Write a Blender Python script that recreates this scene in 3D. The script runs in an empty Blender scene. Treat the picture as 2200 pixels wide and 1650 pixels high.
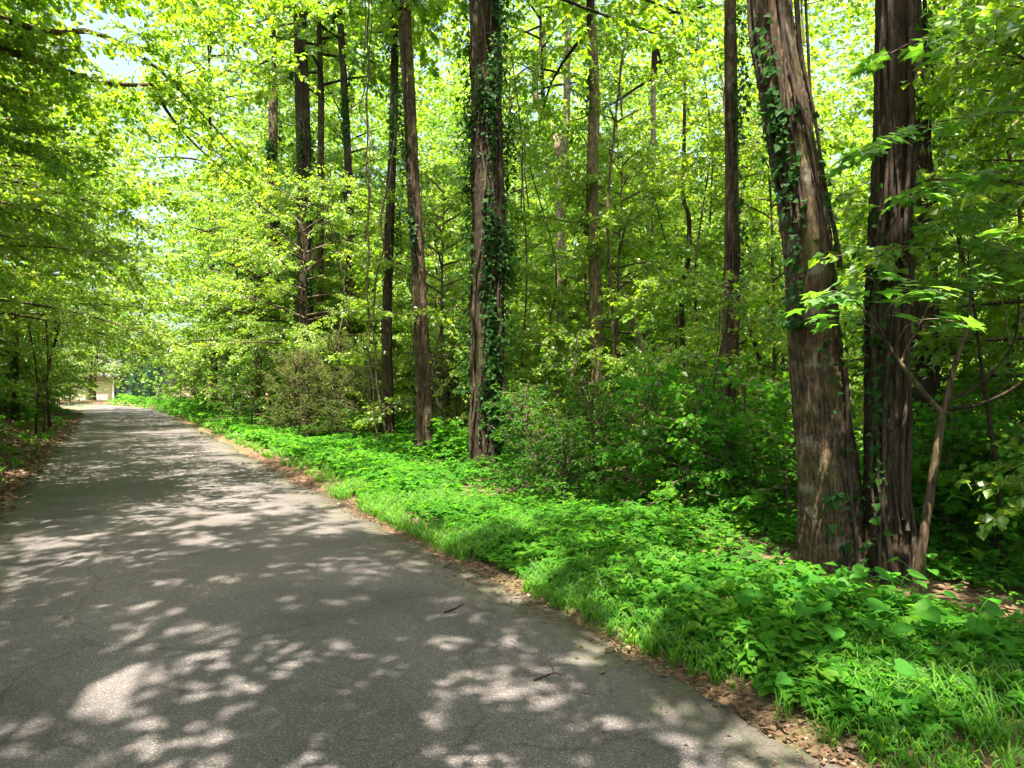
import bpy, math
import numpy as np
from mathutils import Vector

# ------------------------------------------------------------------ camera, sky, sun, exposure
scene = bpy.context.scene
COL = scene.collection
CAM_H = 1.6
F = 1467.0                       # focal length in pixels of a 2200 px wide picture

cam_data = bpy.data.cameras.new("camera")
cam_data.sensor_width = 36.0
cam_data.lens = 36.0 * F / 2200.0
cam_data.clip_end = 3000.0
cam = bpy.data.objects.new("camera", cam_data)
COL.objects.link(cam)
cam.location = (0, 0, CAM_H)
cam.rotation_euler = (math.radians(90), 0, 0)
scene.camera = cam

SUN_EL, SUN_AZ = math.radians(71), math.radians(190)     # azimuth measured from straight ahead towards the right
SUN_DIR = Vector((math.sin(SUN_AZ) * math.cos(SUN_EL), math.cos(SUN_AZ) * math.cos(SUN_EL), math.sin(SUN_EL)))
world = bpy.data.worlds.new("World")
scene.world = world
world.use_nodes = True
wn = world.node_tree.nodes
bg = wn["Background"]
sky = wn.new("ShaderNodeTexSky")
sky.sky_type = 'NISHITA'
sky.sun_disc = False
sky.sun_elevation = SUN_EL
sky.sun_rotation = SUN_AZ
sky.air_density = 0.8
sky.dust_density = 5.0
sky.ozone_density = 0.3
world.node_tree.links.new(sky.outputs[0], bg.inputs[0])
bg.inputs[1].default_value = 0.10

sun_data = bpy.data.lights.new("sun", 'SUN')
sun_data.energy = 5.0
sun_data.angle = math.radians(0.45)
sun_data.color = (1.0, 0.90, 0.78)
sun = bpy.data.objects.new("sun", sun_data)
COL.objects.link(sun)
sun.rotation_euler = SUN_DIR.to_track_quat('Z', 'Y').to_euler()
sun.location = (0, 0, 60)

vs = scene.view_settings
vs.view_transform = 'Standard'
vs.look = 'None'
vs.exposure = 2.58
vs.gamma = 1.0
vs.use_curve_mapping = False

scene.render.engine = 'CYCLES'
cy = scene.cycles
cy.max_bounces = 5
cy.diffuse_bounces = 4
cy.use_light_tree = False
cy.glossy_bounces = 2
cy.transmission_bounces = 4
cy.transparent_max_bounces = 4
cy.caustics_reflective = False
cy.caustics_refractive = False
cy.sample_clamp_indirect = 6.0
cy.use_denoising = True
cy.use_adaptive_sampling = True
cy.adaptive_threshold = 0.02

# ------------------------------------------------------------------ road frame: s along the road, t across it to the right
DX, DY = -0.508, 0.8614
NX, NY = 0.8614, 0.508
ROAD_L, ROAD_R = -1.13, 2.67


def bend(s):
    return -0.0077 * np.maximum(np.asarray(s, float) - 42.0, 0) ** 2


def W(s, t):
    return (s * DX + t * NX, s * DY + t * NY)


def ST(x, y):
    return x * DX + y * DY, x * NX + y * NY


_r0 = np.random.default_rng(5)
_K = _r0.normal(0, 1, (10, 2)) * np.array([.12, .16, .25, .3, .4, .5, .7, .9, 1.3, 1.8])[:, None]
_PH = _r0.uniform(0, 6.28, 10)


def bumps(x, y):
    z = 0
    for (a, b), p in zip(_K, _PH):
        z = z + np.sin(a * x + b * y + p) * 0.06 / (0.5 + math.hypot(a, b) * 2)
    return z


def sstep(x):
    x = np.clip(x, 0, 1)
    return x * x * (3 - 2 * x)


def ground_z(x, y):
    x = np.asarray(x, float); y = np.asarray(y, float)
    s, t = ST(x, y)
    t = t - bend(s)
    u = t - ROAD_R
    v = ROAD_L - t
    road = -0.05 * np.ones_like(t)
    right = 0.07 * sstep(u / 0.5) - 0.35 * sstep((u - 2.0) / 9.0)
    far = sstep((s - 48) / 14)
    left = (0.75 * sstep(v / 3.2) + 0.35 * sstep((v - 3) / 8.0)) * (1 - far) + 0.02
    z = np.where(u > 0, right - 0.05 * (1 - sstep(u / 0.15)), np.where(v > 0, left - 0.05 * (1 - sstep(v / 0.15)), road))
    off = sstep((np.maximum(u, v) - 0.3) / 2.0)
    return z + bumps(x, y) * off


def at(px, py, d):
    """the place that lies D metres ahead at that spot of the 2200 x 1650 picture"""
    return np.array([(px - 1100) / F * d, d, CAM_H - (py - 825) / F * d])


def gz(x, y):
    return float(ground_z(x, y))


# ------------------------------------------------------------------ objects
def put(o, parent=None):
    COL.objects.link(o)
    if parent is not None:
        o.parent = parent
    return o


def tag(o, label=None, cat=None, group=None, kind=None):
    if label: o["label"] = label
    if cat: o["category"] = cat
    if group: o["group"] = group
    if kind: o["kind"] = kind
    return o


def thing(name, loc, label, cat, group=None, rz=0.0, sc=1.0):
    o = bpy.data.objects.new(name, None)
    o.empty_display_size = 0.2
    o.location = loc
    o.rotation_euler = (0, 0, rz)
    o.scale = (sc, sc, sc) if not isinstance(sc, tuple) else sc
    put(o)
    return tag(o, label, cat, group)


def part(name, mesh, parent, loc=(0, 0, 0), rot=(0, 0, 0), sc=1.0):
    o = bpy.data.objects.new(name, mesh)
    o.location = loc
    o.rotation_euler = rot
    o.scale = (sc, sc, sc) if not isinstance(sc, tuple) else sc
    return put(o, parent)


class MB:
    def __init__(self):
        self.v = []; self.li = []; self.lt = []; self.mi = []; self.ti = []; self.sm = []; self.n = 0

    def add(self, verts, faces, mat=0, tint=0.5, smooth=False):
        verts = np.asarray(verts, np.float32).reshape(-1, 3)
        faces = np.asarray(faces, np.int32)
        m, k = faces.shape
        self.v.append(verts)
        self.li.append((faces + self.n).ravel())
        self.lt.append(np.full(m, k, np.int32))
        self.mi.append(np.full(m, mat, np.int32))
        self.ti.append(np.broadcast_to(np.asarray(tint, np.float32), (m,)).copy())
        self.sm.append(np.full(m, smooth, bool))
        self.n += len(verts)

    def build(self, name, mats):
        me = bpy.data.meshes.new(name)
        v = np.concatenate(self.v); li = np.concatenate(self.li); lt = np.concatenate(self.lt)
        me.vertices.add(len(v)); me.vertices.foreach_set("co", v.ravel())
        me.loops.add(len(li)); me.loops.foreach_set("vertex_index", li)
        me.polygons.add(len(lt))
        me.polygons.foreach_set("loop_start", np.concatenate([[0], np.cumsum(lt)[:-1]]).astype(np.int32))
        me.polygons.foreach_set("loop_total", lt)
        me.polygons.foreach_set("material_index", np.concatenate(self.mi))
        me.polygons.foreach_set("use_smooth", np.concatenate(self.sm))
        a = me.attributes.new("tint", 'FLOAT', 'FACE')
        a.data.foreach_set("value", np.concatenate(self.ti))
        for m in mats:
            me.materials.append(m)
        me.update(calc_edges=True)
        return me


def nrm(a):
    return a / np.maximum(np.linalg.norm(a, axis=-1, keepdims=True), 1e-9)


T_RHOMB = (np.array([[0, 0, 0], [.45, .36, .07], [1, 0, -.10], [.45, -.36, .07]]), np.array([[0, 2, 1], [0, 3, 2]]))
T_BROAD = (np.array([[0, 0, 0], [.12, .42, .06], [.6, .36, .04], [1, 0, -.12], [.6, -.36, .04], [.12, -.42, .06]]),
           np.array([[0, 3, 2, 1], [0, 5, 4, 3]]))
T_LONG = (np.array([[0, 0, 0], [.45, .18, .04], [1, 0, -.12], [.45, -.18, .04]]), np.array([[0, 2, 1], [0, 3, 2]]))
T_IVY = (np.array([[0, 0, 0], [.0, .42, .05], [.42, .3, .02], [1, 0, -.05], [.42, -.3, .02], [.0, -.42, .05]]),
         np.array([[0, 3, 2, 1], [0, 5, 4, 3]]))
T_STAR = (np.array([[0, 0, 0], [-.05, .5, -.05], [.27, .25, .02], [.6, .58, -.06], [.55, .2, .02], [1, 0, -.08],
                    [.55, -.2, .02], [.6, -.58, -.06], [.27, -.25, .02], [-.05, -.5, -.05]]),
          np.array([[0, 2, 1], [0, 4, 2], [2, 4, 3], [0, 5, 4], [0, 6, 5], [0, 8, 6], [8, 7, 6], [0, 9, 8]]))


def add_leaves(mb, P, A, N, S, tint, template, mat=0):
    if len(P) == 0:
        return
    tv, tf = template
    A = nrm(A); N = nrm(N - A * np.sum(A * N, 1, keepdims=True)); B = np.cross(N, A)
    S = np.asarray(S)[:, None, None]
    V = P[:, None, :] + S * (tv[None, :, 0:1] * A[:, None] + tv[None, :, 1:2] * B[:, None] + tv[None, :, 2:3] * N[:, None])
    n, k = len(P), len(tv)
    Fc = (tf[None] + (np.arange(n) * k)[:, None, None]).reshape(-1, tf.shape[1])
    mb.add(V.reshape(-1, 3), Fc, mat, np.repeat(tint, len(tf)))


def add_tube(mb, pts, rad, sides=5, mat=1, tint=0.5, cap=False, smooth=True):
    pts = np.asarray(pts, float); rad = np.broadcast_to(np.asarray(rad, float), (len(pts),))
    tg = nrm(np.gradient(pts, axis=0))
    ref = np.array([0, 0, 1.0]) if abs(tg[:, 2]).mean() < 0.75 else np.array([1.0, 0, 0])
    a = nrm(np.cross(np.broadcast_to(ref, tg.shape), tg)); b = np.cross(tg, a)
    th = np.arange(sides) * 2 * math.pi / sides
    V = pts[:, None] + rad[:, None, None] * (np.cos(th)[None, :, None] * a[:, None] + np.sin(th)[None, :, None] * b[:, None])
    n = len(pts)
    i = np.arange(n - 1)[:, None] * sides; j = np.arange(sides)[None]; j2 = (j + 1) % sides
    Fc = np.stack([i + j, i + j2, i + sides + j2, i + sides + j], -1).reshape(-1, 4)
    mb.add(V.reshape(-1, 3), Fc, mat, tint, smooth)
    if cap:
        top = V[-1]
        mb.add(np.concatenate([top, pts[-1:]]), [[k, (k + 1) % sides, sides] for k in range(sides)], mat, tint)


def spline(ctrl, n):
    """Catmull-Rom through the control rows, n rows out"""
    c = np.asarray(ctrl, float)
    c = np.vstack([2 * c[0] - c[1], c, 2 * c[-1] - c[-2]])
    m = len(c) - 3
    u = np.linspace(0, m - 1e-6, n); k = u.astype(int); f = (u - k)[:, None]
    p0, p1, p2, p3 = c[k], c[k + 1], c[k + 2], c[k + 3]
    return 0.5 * (2 * p1 + (p2 - p0) * f + (2 * p0 - 5 * p1 + 4 * p2 - p3) * f ** 2 + (3 * p1 - p0 - 3 * p2 + p3) * f ** 3)


# ------------------------------------------------------------------ materials
def mat_new(name):
    m = bpy.data.materials.new(name)
    m.use_nodes = True
    nt = m.node_tree
    nt.nodes.clear()
    out = nt.nodes.new("ShaderNodeOutputMaterial")
    return m, nt, out


def node(nt, kind, **kw):
    n = nt.nodes.new(kind)
    for k, v in kw.items():
        if k.startswith("i_"):
            key = k[2:]
            n.inputs[int(key) if key.isdigit() else key].default_value = v
        else:
            setattr(n, k, v)
    return n


def ramp(nt, stops, interp='LINEAR'):
    r = nt.nodes.new("ShaderNodeValToRGB")
    r.color_ramp.interpolation = interp
    el = r.color_ramp.elements
    while len(el) > 1:
        el.remove(el[-1])
    el[0].position = stops[0][0]; el[0].color = (*stops[0][1], 1)
    for p, c in stops[1:]:
        e = el.new(p); e.color = (*c, 1)
    return r


def leaf_mat(name, cols, trans, gloss=0.04, rough=0.45, tf=0.55, objvar=0.12, fres=.3):
    """cols: reflected colours over the leaf-to-leaf tint; trans: colours of light passing through"""
    m, nt, out = mat_new(name)
    L = nt.links.new
    at_ = node(nt, "ShaderNodeAttribute", attribute_name="tint")
    oi = node(nt, "ShaderNodeObjectInfo")
    mad = node(nt, "ShaderNodeMath", operation='MULTIPLY_ADD')
    mad.inputs[1].default_value = objvar * 2
    mad.inputs[2].default_value = -objvar
    L(oi.outputs["Random"], mad.inputs[0])
    sm = node(nt, "ShaderNodeMath", operation='ADD')
    L(at_.outputs["Fac"], sm.inputs[0]); L(mad.outputs[0], sm.inputs[1])
    r1 = ramp(nt, [(i / (len(cols) - 1), c) for i, c in enumerate(cols)])
    r2 = ramp(nt, [(i / (len(trans) - 1), c) for i, c in enumerate(trans)])
    L(sm.outputs[0], r1.inputs[0]); L(sm.outputs[0], r2.inputs[0])
    d = node(nt, "ShaderNodeBsdfDiffuse"); t = node(nt, "ShaderNodeBsdfTranslucent"); g = node(nt, "ShaderNodeBsdfGlossy")
    g.inputs["Roughness"].default_value = rough
    g.inputs["Color"].default_value = (1, 1, 1, 1)
    L(r1.outputs[0], d.inputs["Color"]); L(r2.outputs[0], t.inputs["Color"])
    mx = node(nt, "ShaderNodeMixShader"); mx.inputs[0].default_value = tf
    L(d.outputs[0], mx.inputs[1]); L(t.outputs[0], mx.inputs[2])
    fr = node(nt, "ShaderNodeFresnel"); fr.inputs["IOR"].default_value = 1.35
    fm = node(nt, "ShaderNodeMath", operation='MULTIPLY_ADD'); fm.inputs[1].default_value = fres; fm.inputs[2].default_value = gloss * 0.4
    L(fr.outputs[0], fm.inputs[0])
    mg = node(nt, "ShaderNodeMixShader")
    L(fm.outputs[0], mg.inputs[0]); L(mx.outputs[0], mg.inputs[1]); L(g.outputs[0], mg.inputs[2])
    L(mg.outputs[0], out.inputs[0])
    return m


M_CANOPY = leaf_mat("canopy_leaf", [(.062, .155, .010), (.098, .19, .012), (.155, .215, .018)],
                    [(.20, .46, .010), (.32, .55, .012), (.50, .61, .025)])
M_UNDER = leaf_mat("understory_leaf", [(.055, .155, .010), (.10, .195, .012), (.17, .23, .020)],
                   [(.20, .49, .010), (.36, .59, .012), (.57, .67, .03)])
M_MAPLE = leaf_mat("maple_leaf", [(.05, .14, .018), (.06, .16, .02), (.075, .165, .02)],
                   [(.12, .40, .02), (.18, .48, .02), (.28, .52, .03)], gloss=.08)
M_LAUREL = leaf_mat("laurel_leaf", [(.022, .07, .010), (.03, .095, .012), (.055, .12, .016)],
                    [(.08, .28, .01), (.12, .36, .01), (.22, .42, .02)], gloss=.0, rough=.45, tf=.4, fres=.08)
M_AZALEA = leaf_mat("azalea_leaf", [(.028, .055, .010), (.042, .068, .013), (.075, .072, .022)],
                    [(.10, .22, .015), (.15, .26, .018), (.22, .26, .03)], tf=.4, gloss=.0, fres=.08)
M_IVY = leaf_mat("ivy_leaf", [(.016, .045, .014), (.024, .065, .018), (.045, .10, .022)],
                 [(.05, .16, .02), (.08, .22, .02), (.14, .30, .02)], gloss=.0, rough=.4, tf=.35, fres=.1)
M_COVER = leaf_mat("ground_cover_leaf", [(.025, .105, .010), (.045, .15, .012), (.095, .185, .016)],
                   [(.07, .36, .012), (.15, .46, .014), (.32, .56, .02)], gloss=.0, fres=.1)
M_BROAD = leaf_mat("broad_vine_leaf", [(.035, .145, .018), (.045, .17, .02), (.065, .19, .018)],
                   [(.07, .36, .03), (.10, .44, .03), (.16, .50, .03)], gloss=.0, fres=.12)
M_GRASS = leaf_mat("grass_blade", [(.04, .13, .014), (.06, .17, .018), (.12, .20, .03)],
                   [(.10, .38, .02), (.18, .48, .02), (.34, .54, .02)], gloss=.0, fres=.08)
M_LITTER = leaf_mat("dead_leaf", [(.045, .027, .016), (.10, .06, .034), (.18, .115, .066)],
                    [(.12, .05, .02), (.2, .10, .04), (.28, .16, .07)], tf=.2, gloss=.04)
M_CONIFER = leaf_mat("hazy_conifer_needle", [(.022, .085, .050), (.03, .11, .065), (.045, .14, .075)],
                     [(.03, .14, .10), (.05, .20, .14), (.08, .26, .16)], tf=.3, gloss=.05)  # blue-green tone stands in for haze over the far conifers


def bark_mat(name, c0, c1, c2, moss=0.0, stretch=(24, 24, 5.0), bump=0.7, pale=0.0):
    m, nt, out = mat_new(name)
    L = nt.links.new
    tc = node(nt, "ShaderNodeTexCoord")
    mp = node(nt, "ShaderNodeMapping"); mp.inputs["Scale"].default_value = stretch
    L(tc.outputs["Object"], mp.inputs[0])
    n1 = node(nt, "ShaderNodeTexNoise"); n1.inputs["Scale"].default_value = 1.6; n1.inputs["Detail"].default_value = 8; n1.inputs["Roughness"].default_value = .65
    n1.inputs["Distortion"].default_value = .6
    L(mp.outputs[0], n1.inputs[0])
    r = ramp(nt, [(.38, c0), (.5, c1), (.66, c2)])
    L(n1.outputs["Fac"], r.inputs[0])
    n0 = node(nt, "ShaderNodeTexNoise"); n0.inputs["Scale"].default_value = 9; n0.inputs["Detail"].default_value = 8; n0.inputs["Roughness"].default_value = .7
    L(tc.outputs["Object"], n0.inputs[0])
    r0 = ramp(nt, [(.3, (.45, .45, .47)), (.7, (1.35, 1.32, 1.28))])
    L(n0.outputs["Fac"], r0.inputs[0])
    mu0 = node(nt, "ShaderNodeMix", data_type='RGBA', blend_type='MULTIPLY'); mu0.inputs[0].default_value = 1
    L(r.outputs[0], mu0.inputs[6]); L(r0.outputs[0], mu0.inputs[7])
    n2 = node(nt, "ShaderNodeTexNoise"); n2.inputs["Scale"].default_value = 2.3; n2.inputs["Detail"].default_value = 5
    L(tc.outputs["Object"], n2.inputs[0])
    r2 = ramp(nt, [(.5, (0, 0, 0)), (.68, (1, 1, 1))])
    L(n2.outputs["Fac"], r2.inputs[0])
    mm = node(nt, "ShaderNodeMath", operation='MULTIPLY'); mm.inputs[1].default_value = moss
    L(r2.outputs[0], mm.inputs[0])
    mix = node(nt, "ShaderNodeMix", data_type='RGBA')
    mix.inputs[7].default_value = (.09, .11, .025, 1)
    L(mm.outputs[0], mix.inputs[0]); L(mu0.outputs[2], mix.inputs[6])
    n3 = node(nt, "ShaderNodeTexNoise"); n3.inputs["Scale"].default_value = 5.5; n3.inputs["Detail"].default_value = 6
    L(tc.outputs["Object"], n3.inputs[0])
    r3 = ramp(nt, [(.60, (0, 0, 0)), (.68, (1, 1, 1))])
    L(n3.outputs["Fac"], r3.inputs[0])
    mp_ = node(nt, "ShaderNodeMath", operation='MULTIPLY'); mp_.inputs[1].default_value = pale
    L(r3.outputs[0], mp_.inputs[0])
    mix2 = node(nt, "ShaderNodeMix", data_type='RGBA')
    mix2.inputs[7].default_value = (.33, .33, .27, 1)
    L(mp_.outputs[0], mix2.inputs[0]); L(mix.outputs[2], mix2.inputs[6])
    b = node(nt, "ShaderNodeBsdfPrincipled"); b.inputs["Roughness"].default_value = .9
    b.inputs["Specular IOR Level"].default_value = .2
    L(mix2.outputs[2], b.inputs["Base Color"])
    bp = node(nt, "ShaderNodeBump"); bp.inputs["Strength"].default_value = bump; bp.inputs["Distance"].default_value = .03
    L(n1.outputs["Fac"], bp.inputs["Height"]); L(bp.outputs[0], b.inputs["Normal"])
    L(b.outputs[0], out.inputs[0])
    return m


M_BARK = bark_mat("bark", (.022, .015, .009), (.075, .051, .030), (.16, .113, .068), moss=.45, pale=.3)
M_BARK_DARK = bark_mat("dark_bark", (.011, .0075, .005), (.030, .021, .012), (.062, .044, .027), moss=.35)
M_BARK_PALE = bark_mat("pale_bark", (.14, .11, .075), (.24, .19, .13), (.36, .30, .22), moss=.45, stretch=(9, 9, 4), bump=.3, pale=.6)
M_BARK_TAN = bark_mat("tan_bark", (.075, .055, .03), (.17, .125, .07), (.27, .20, .12), moss=.55, stretch=(14, 14, 3))
M_VINE = bark_mat("vine_bark", (.018, .013, .009), (.045, .033, .022), (.09, .07, .047), stretch=(30, 30, 6), bump=.3)
M_TWIG = bark_mat("twig_bark", (.05, .036, .025), (.10, .075, .05), (.17, .13, .09), stretch=(20, 20, 20), bump=.2)
M_SNAG = bark_mat("bare_wood", (.18, .13, .09), (.36, .29, .21), (.5, .43, .33), stretch=(30, 30, 3), bump=.5)


def asphalt_mat():
    m, nt, out = mat_new("asphalt")
    L = nt.links.new
    tc = node(nt, "ShaderNodeTexCoord")
    big = node(nt, "ShaderNodeTexNoise"); big.inputs["Scale"].default_value = .7; big.inputs["Detail"].default_value = 6
    L(tc.outputs["Object"], big.inputs[0])
    rb = ramp(nt, [(.3, (.072, .066, .064)), (.7, (.106, .097, .093))])
    L(big.outputs["Fac"], rb.inputs[0])
    vo = node(nt, "ShaderNodeTexVoronoi"); vo.inputs["Scale"].default_value = 190; vo.feature = 'F1'
    L(tc.outputs["Object"], vo.inputs[0])
    sp = node(nt, "ShaderNodeSeparateColor")
    L(vo.outputs["Color"], sp.inputs[0])
    rs = ramp(nt, [(0, (.5, .5, .5)), (.6, (.9, .9, .9)), (.85, (1.2, 1.18, 1.15)), (.95, (1.7, 1.68, 1.65)), (1, (2.3, 2.25, 2.2))])
    L(sp.outputs[0], rs.inputs[0])
    mu = node(nt, "ShaderNodeMix", data_type='RGBA', blend_type='MULTIPLY'); mu.inputs[0].default_value = 1
    L(rb.outputs[0], mu.inputs[6]); L(rs.outputs[0], mu.inputs[7])
    # dirt and moss worked into the asphalt along both edges
    dp = node(nt, "ShaderNodeVectorMath", operation='DOT_PRODUCT'); dp.inputs[1].default_value = (NX, NY, 0)
    L(tc.outputs["Object"], dp.inputs[0])
    sb = node(nt, "ShaderNodeMath", operation='SUBTRACT'); sb.inputs[1].default_value = (ROAD_L + ROAD_R) / 2
    L(dp.outputs["Value"], sb.inputs[0])
    ab = node(nt, "ShaderNodeMath", operation='ABSOLUTE'); L(sb.outputs[0], ab.inputs[0])
    ns = node(nt, "ShaderNodeTexNoise"); ns.inputs["Scale"].default_value = 2.6; ns.inputs["Detail"].default_value = 7; ns.inputs["Roughness"].default_value = .7
    L(tc.outputs["Object"], ns.inputs[0])
    ad = node(nt, "ShaderNodeMath", operation='MULTIPLY_ADD'); ad.inputs[1].default_value = 1.3
    L(ns.outputs["Fac"], ad.inputs[0]); L(ab.outputs[0], ad.inputs[2])
    re = ramp(nt, [(.0, (0, 0, 0)), (1, (1, 1, 1))])
    mr = node(nt, "ShaderNodeMapRange"); mr.inputs[1].default_value = 2.05; mr.inputs[2].default_value = 2.7; mr.inputs[4].default_value = .75
    L(ad.outputs[0], mr.inputs[0])
    n5 = node(nt, "ShaderNodeTexNoise"); n5.inputs["Scale"].default_value = 5; L(tc.outputs["Object"], n5.inputs[0])
    rm = ramp(nt, [(.4, (.115, .10, .075)), (.6, (.085, .10, .035))])
    L(n5.outputs["Fac"], rm.inputs[0])
    mx = node(nt, "ShaderNodeMix", data_type='RGBA')
    L(mr.outputs[0], mx.inputs[0]); L(mu.outputs[2], mx.inputs[6]); L(rm.outputs[0], mx.inputs[7])
    wn_ = node(nt, "ShaderNodeTexNoise"); wn_.inputs["Scale"].default_value = 1.7; wn_.inputs["Detail"].default_value = 6
    L(tc.outputs["Object"], wn_.inputs[0])
    wv = node(nt, "ShaderNodeMix", data_type='VECTOR'); wv.inputs[0].default_value = .35
    L(tc.outputs["Object"], wv.inputs[4]); L(wn_.outputs["Color"], wv.inputs[5])
    vc = node(nt, "ShaderNodeTexVoronoi"); vc.feature = 'DISTANCE_TO_EDGE'; vc.inputs["Scale"].default_value = .85
    L(wv.outputs[1], vc.inputs[0])
    rc = ramp(nt, [(0, (.35, .34, .32)), (.006, (.75, .75, .75)), (.012, (1, 1, 1))])
    L(vc.outputs["Distance"], rc.inputs[0])
    st = node(nt, "ShaderNodeTexNoise"); st.inputs["Scale"].default_value = .45; st.inputs["Detail"].default_value = 8; st.inputs["Roughness"].default_value = .65
    L(tc.outputs["Object"], st.inputs[0])
    rst = ramp(nt, [(.38, (.72, .72, .73)), (.5, (1, 1, 1)), (.66, (1.12, 1.1, 1.07))])
    L(st.outputs["Fac"], rst.inputs[0])
    tw = node(nt, "ShaderNodeMath", operation='SUBTRACT'); tw.inputs[1].default_value = .78
    L(ab.outputs[0], tw.inputs[0])
    ta = node(nt, "ShaderNodeMath", operation='ABSOLUTE'); L(tw.outputs[0], ta.inputs[0])
    rt_ = ramp(nt, [(0, (1.14, 1.13, 1.12)), (.45, (.97, .97, .97))])
    L(ta.outputs[0], rt_.inputs[0])
    last = mx.outputs[2]
    for src in (rc, rst, rt_):
        q = node(nt, "ShaderNodeMix", data_type='RGBA', blend_type='MULTIPLY'); q.inputs[0].default_value = .55 if src is rc else 1
        L(last, q.inputs[6]); L(src.outputs[0], q.inputs[7]); last = q.outputs[2]
    b = node(nt, "ShaderNodeBsdfPrincipled"); b.inputs["Roughness"].default_value = .8; b.inputs["Specular IOR Level"].default_value = .3
    L(last, b.inputs["Base Color"])
    bp = node(nt, "ShaderNodeBump"); bp.inputs["Strength"].default_value = .5; bp.inputs["Distance"].default_value = .006
    L(vo.outputs["Distance"], bp.inputs["Height"]); L(bp.outputs[0], b.inputs["Normal"])
    L(b.outputs[0], out.inputs[0])
    return m


def soil_mat():
    m, nt, out = mat_new("forest_soil")
    L = nt.links.new
    tc = node(nt, "ShaderNodeTexCoord")
    n1 = node(nt, "ShaderNodeTexNoise"); n1.inputs["Scale"].default_value = 14; n1.inputs["Detail"].default_value = 9; n1.inputs["Roughness"].default_value = .75
    L(tc.outputs["Object"], n1.inputs[0])
    r = ramp(nt, [(.3, (.045, .03, .018)), (.5, (.12, .078, .048)), (.7, (.22, .15, .095))])
    L(n1.outputs["Fac"], r.inputs[0])
    n2 = node(nt, "ShaderNodeTexNoise"); n2.inputs["Scale"].default_value = .35; n2.inputs["Detail"].default_value = 6
    L(tc.outputs["Object"], n2.inputs[0])
    r2 = ramp(nt, [(.48, (0, 0, 0)), (.62, (.55, .55, .55))])
    L(n2.outputs["Fac"], r2.inputs[0])
    mx = node(nt, "ShaderNodeMix", data_type='RGBA'); mx.inputs[7].default_value = (.04, .075, .018, 1)
    L(r2.outputs[0], mx.inputs[0]); L(r.outputs[0], mx.inputs[6])
    b = node(nt, "ShaderNodeBsdfPrincipled"); b.inputs["Roughness"].default_value = .95; b.inputs["Specular IOR Level"].default_value = .1
    L(mx.outputs[2], b.inputs["Base Color"])
    bp = node(nt, "ShaderNodeBump"); bp.inputs["Strength"].default_value = .8; bp.inputs["Distance"].default_value = .04
    L(n1.outputs["Fac"], bp.inputs["Height"]); L(bp.outputs[0], b.inputs["Normal"])
    L(b.outputs[0], out.inputs[0])
    return m


def plain_mat(name, col, rough=.7, noise=.12, scale=6.0):
    m, nt, out = mat_new(name)
    L = nt.links.new
    tc = node(nt, "ShaderNodeTexCoord")
    n1 = node(nt, "ShaderNodeTexNoise"); n1.inputs["Scale"].default_value = scale; n1.inputs["Detail"].default_value = 5
    L(tc.outputs["Object"], n1.inputs[0])
    r = ramp(nt, [(.3, tuple(c * (1 - noise) for c in col)), (.7, tuple(min(1, c * (1 + noise)) for c in col))])
    L(n1.outputs["Fac"], r.inputs[0])
    b = node(nt, "ShaderNodeBsdfPrincipled"); b.inputs["Roughness"].default_value = rough
    L(r.outputs[0], b.inputs["Base Color"]); L(b.outputs[0], out.inputs[0])
    return m


M_ASPHALT = asphalt_mat()
M_SOIL = soil_mat()
M_SIDING = plain_mat("beige_siding", (.45, .38, .30))
M_TRIM = plain_mat("white_trim", (.8, .8, .78), noise=.04)
M_ROOF = plain_mat("roof_shingle", (.05, .045, .042), noise=.3, scale=30)
M_GLASS = plain_mat("window_glass", (.04, .05, .06), rough=.08, noise=.1)
M_CONCRETE = plain_mat("pale_gravel", (.42, .38, .33), noise=.25, scale=20)

# ------------------------------------------------------------------ ground and road
tt = np.concatenate([-np.geomspace(6.5, 420, 26)[::-1], np.arange(-6.3, 8.0, .16), np.geomspace(8.1, 420, 30)])
ss = np.concatenate([-np.geomspace(6.5, 420, 16)[::-1], np.arange(-6, 30, .3), np.geomspace(30.4, 520, 46)])
Sg, Tg = np.meshgrid(ss, tt, indexing='ij')
Tb = Tg + bend(np.minimum(Sg, 90))
gx = Sg * DX + Tb * NX; gy = Sg * DY + Tb * NY
gzv = ground_z(gx, gy) + np.where((Tg > ROAD_R + .05) | (Tg < ROAD_L - .05), .012 * np.sin(gx * 9 + 3 * np.sin(gy * 5)) * np.sin(gy * 8), 0)
gv = np.stack([gx, gy, gzv], -1).reshape(-1, 3)
a_, b_ = gx.shape
ii = (np.arange(a_ - 1)[:, None] * b_ + np.arange(b_ - 1)[None]).ravel()
mb = MB()
mb.add(gv, np.stack([ii, ii + b_, ii + b_ + 1, ii + 1], -1), 0, .5, True)
tag(part("ground", mb.build("ground", [M_SOIL]), None), kind="structure")

rs_ = np.concatenate([np.arange(-14, 30, .1), np.arange(30, 110, .5)])
cols = np.linspace(0, 1, 13)
rl = ROAD_L + .05 * np.sin(rs_ * 1.7) + .04 * np.sin(rs_ * 4.3 + 1) + .02 * np.sin(rs_ * 13) + .012 * np.sin(rs_ * 31)
rr = ROAD_R + .05 * np.sin(rs_ * 1.3 + 2) + .035 * np.sin(rs_ * 5.1) + .02 * np.sin(rs_ * 11 + 1) + .012 * np.sin(rs_ * 27)
rt = rl[:, None] * (1 - cols) + rr[:, None] * cols + bend(np.minimum(rs_, 90))[:, None]
rsg = np.repeat(rs_[:, None], len(cols), 1)
rx = rsg * DX + rt * NX; ry = rsg * DY + rt * NY
rz = .02 * (1 - (2 * cols[None] - 1) ** 2) + .006 * np.sin(rx * .9 + ry * .7) + .004
rz = np.repeat(rz[:1], len(rs_), 0) if rz.shape[0] == 1 else rz
V = np.stack([rx, ry, rz], -1)
skl = V[:, :1].copy(); skl[..., 2] -= .09
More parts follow.
